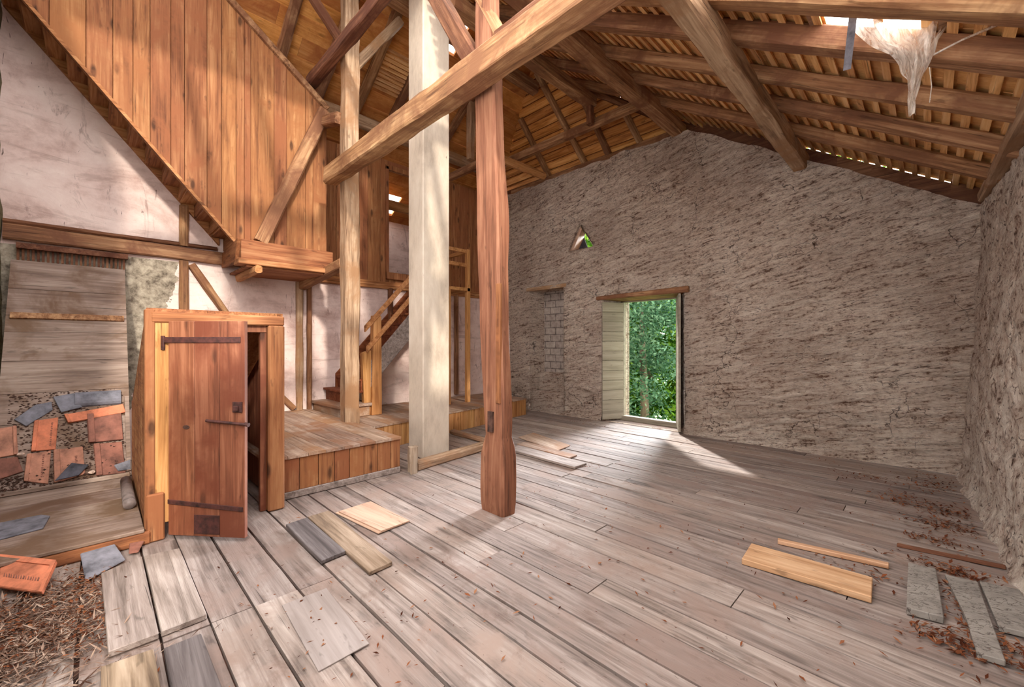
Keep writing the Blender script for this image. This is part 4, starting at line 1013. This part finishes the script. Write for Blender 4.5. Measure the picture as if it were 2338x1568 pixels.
leaf((-4.26,7.34,0), (-4.47,6.93,0), 'door_leaf', .03, 2.3, 12)
l2 = leaf((-3.15,7.3,0), (-2.92,6.84,0), 'door_leaf', .03, 2.33, 1)
mb = MB()
for z in (.95,.45,1.75): mb.box(.2,.26,.02,.05,z,z+.05)
o = mb.build('iron_catch', M['iron']); o.parent = l2

# ================================================================== SKYLIGHT FILM, STRAP
mb = MB(); NX, NZ = 14, 30
prs = [(3.74,-.42,.07),(3.6,-.36,.06),(3.5,-.28,.04),(3.42,-.19,.03),(3.33,-.14,.02),(3.24,-.11,-.02),(3.17,-.1,-.05),(3.08,-.095,-.065),(2.98,-.085,-.075)]
def prow(v):
    k = v*(len(prs)-1); i = min(int(k), len(prs)-2); f = k-i
    return [prs[i][q]+(prs[i+1][q]-prs[i][q])*f for q in range(3)]
grid = []
for i in range(NX+1):
    u = i/NX; col = []
    for j in range(NZ+1):
        v = j/NZ; z, xl, xr = prow(v); wv = (xr-xl)
        x = xl+wv*u; zz = z+(.1*(1-u)*max(0, 1-v*2.2))
        if v < .12: zz = max(zz, z)
        y = 3.74+.16*wv*math.sin(u*17+v*4)+.02*math.sin(u*31)
        col.append(Vector((x, y, zz))+noise.noise_vector(Vector((u*5, v*6, 1)))*.02)
    grid.append(col)
for i in range(NX):
    for j in range(NZ): mb.face([grid[i][j],grid[i+1][j],grid[i+1][j+1],grid[i][j+1]], .5)
mb.tube([(.0,3.72,3.24),(.01,3.73,3.12),(-.0,3.73,3.02)], .003, 5)
tag(mb.build('plastic_sheet', M['film'], smooth=True), 'torn clear plastic film hanging from the broken skylight', 'plastic sheet')
beam('strap', (-.36,3.6,3.72), (-.42,3.83,3.47), .045, .006, M['slate'], 'pale metal strap hanging across the skylight hole', 'strap', wane=.001, hew=.001)
mb = MB()
mb.tube([(.12,3.78,3.55),(.03,3.76,3.42),(.02,3.76,3.33),(.14,3.76,3.36),(.3,3.74,3.37)], [.004,.012,.008,.006,.01], 6)
mb.tube([(.06,3.78,3.52),(.03,3.76,3.42)], [.002,.008], 5)
tag(mb.build('cobweb', M['film'], smooth=True), 'grey dusty cobweb strands right of the broken skylight', 'cobweb')
w1 = MB(); w1.box(-.64,-.6,3.42,4.02,ZR(-.6)+.15,ZR(-.6)+.24); w1.box(.04,.08,3.42,4.02,ZR(.06)+.15,ZR(.06)+.24)
o = w1.build('window_1', M['beam_grey']); o['kind'] = 'structure'; o['label'] = 'broken roof skylight opening'

# ================================================================== OUTSIDE
gr = MB().box(-40,30,7.7,60,-2.3,-2.0,.5).build('ground', M['grass']); gr['kind'] = 'structure'
def tree(x, y, h, r, mat, label, seed, n=11000):
    rnd = random.Random(seed)
    t_ = empty('tree', (x,y,-2), label, 'tree', 'trees outside the gable door')
    mb = MB(); mb.tube([(x,y,-2),(x+.1,y,-.5),(x-.05,y+.1,h*.5),(x,y,h*.8)], [.16,.13,.09,.03], 8)
    mb.build('trunk', M['bark'], t_, smooth=True)
    blobs = []
    for _ in range(34):
        a = rnd.uniform(0,2*PI); q = r*math.sqrt(rnd.random())*.85; zz = rnd.uniform(-1.2,h)
        k = 1-.5*max(0,(zz/h))**2
        blobs.append(Vector((x+q*math.cos(a)*k, y+q*math.sin(a)*k, zz)))
    mb = MB()
    for _ in range(n):
        b = rnd.choice(blobs); d = Vector((rnd.gauss(0,1),rnd.gauss(0,1),rnd.gauss(0,.8)))*.3
        p = b+d; s = rnd.uniform(.03,.062)*(1 if y < 12 else 1.9)
        u = Vector((rnd.gauss(0,1),rnd.gauss(0,1),rnd.gauss(0,.6))).normalized(); w = u.cross(Vector((rnd.gauss(0,1),rnd.gauss(0,1),rnd.gauss(0,1)))).normalized()
        mb.face([p-u*s*1.4, p-w*s*.6, p+u*s*1.4, p+w*s*.6], rnd.random())
    mb.build('foliage', mat, t_)
tree(-6.2,11.8,3.6,1.5,M['leaves_grey'],'silvery tree close outside the gable door',1)
tree(-7.6,14.5,4.2,2.0,M['leaves'],'green tree left behind the silvery one outside',2)
tree(-8.0,15.8,4.4,2.1,M['leaves'],'green tree straight beyond the gable door',3)
tree(-9.5,17.5,5.,2.6,M['leaves'],'tall green tree farthest beyond the gable door',4)
tree(-1.6,11.2,6.4,1.5,M['leaves'],'green tree glimpsed through the gap under the eaves',5)
tree(-9.7,13.2,5.9,1.8,M['leaves'],'green tree outside seen through the triangular vent',6)

# ================================================================== CAMERA, LIGHT
cam = bpy.data.cameras.new('camera'); co = bpy.data.objects.new('camera', cam); C.objects.link(co)
co.location = (0,0,1.5); co.rotation_euler = (PI/2, 0, PI/4); cam.sensor_width = 36; cam.lens = 953/2338*36; cam.clip_start = .05
bpy.context.scene.camera = co
def light(name, typ, loc, energy, color=(1,1,1), **k):
    l = bpy.data.lights.new(name, typ); l.energy = energy; l.color = color
    for a, b in k.items(): setattr(l, a, b)
    o = bpy.data.objects.new(name, l); C.objects.link(o); o.location = loc; return o
def aim(o, tgt): o.rotation_euler = (Vector(tgt)-o.location).to_track_quat('-Z','Y').to_euler()
sun = light('sun', 'SUN', (-8,14,9), 6.0, (1,.95,.88), angle=math.radians(2.5))
sun.rotation_euler = Vector((.62,-.62,-.62)).to_track_quat('-Z','Y').to_euler()
low = light('low_sun', 'SUN', (9,-1,7), 2.2, (1,.9,.76), angle=math.radians(3))
low.rotation_euler = Vector((-.86,.22,-.46)).to_track_quat('-Z','Y').to_euler()
sky = light('sky_glow', 'SUN', (-5,16,5), 17.0, (.94,.97,1), angle=math.radians(24))
sky.rotation_euler = Vector((.14,-.97,-.24)).to_track_quat('-Z','Y').to_euler()
w = bpy.data.worlds.new('sky'); bpy.context.scene.world = w; w.use_nodes = True
bg = w.node_tree.nodes['Background']; bg.inputs[0].default_value = (1,.96,.92,1); bg.inputs[1].default_value = 4.5
sc = bpy.context.scene
sc.view_settings.view_transform = 'Standard'; sc.view_settings.look = 'None'; sc.view_settings.gamma = 1; sc.view_settings.use_curve_mapping = False
sc.view_settings.exposure = .68
sc.cycles.use_denoising = True
sc.cycles.max_bounces = 8; sc.cycles.diffuse_bounces = 6; sc.cycles.transparent_max_bounces = 12
sc.cycles.sample_clamp_indirect = 4; sc.cycles.caustics_reflective = False; sc.cycles.caustics_refractive = False
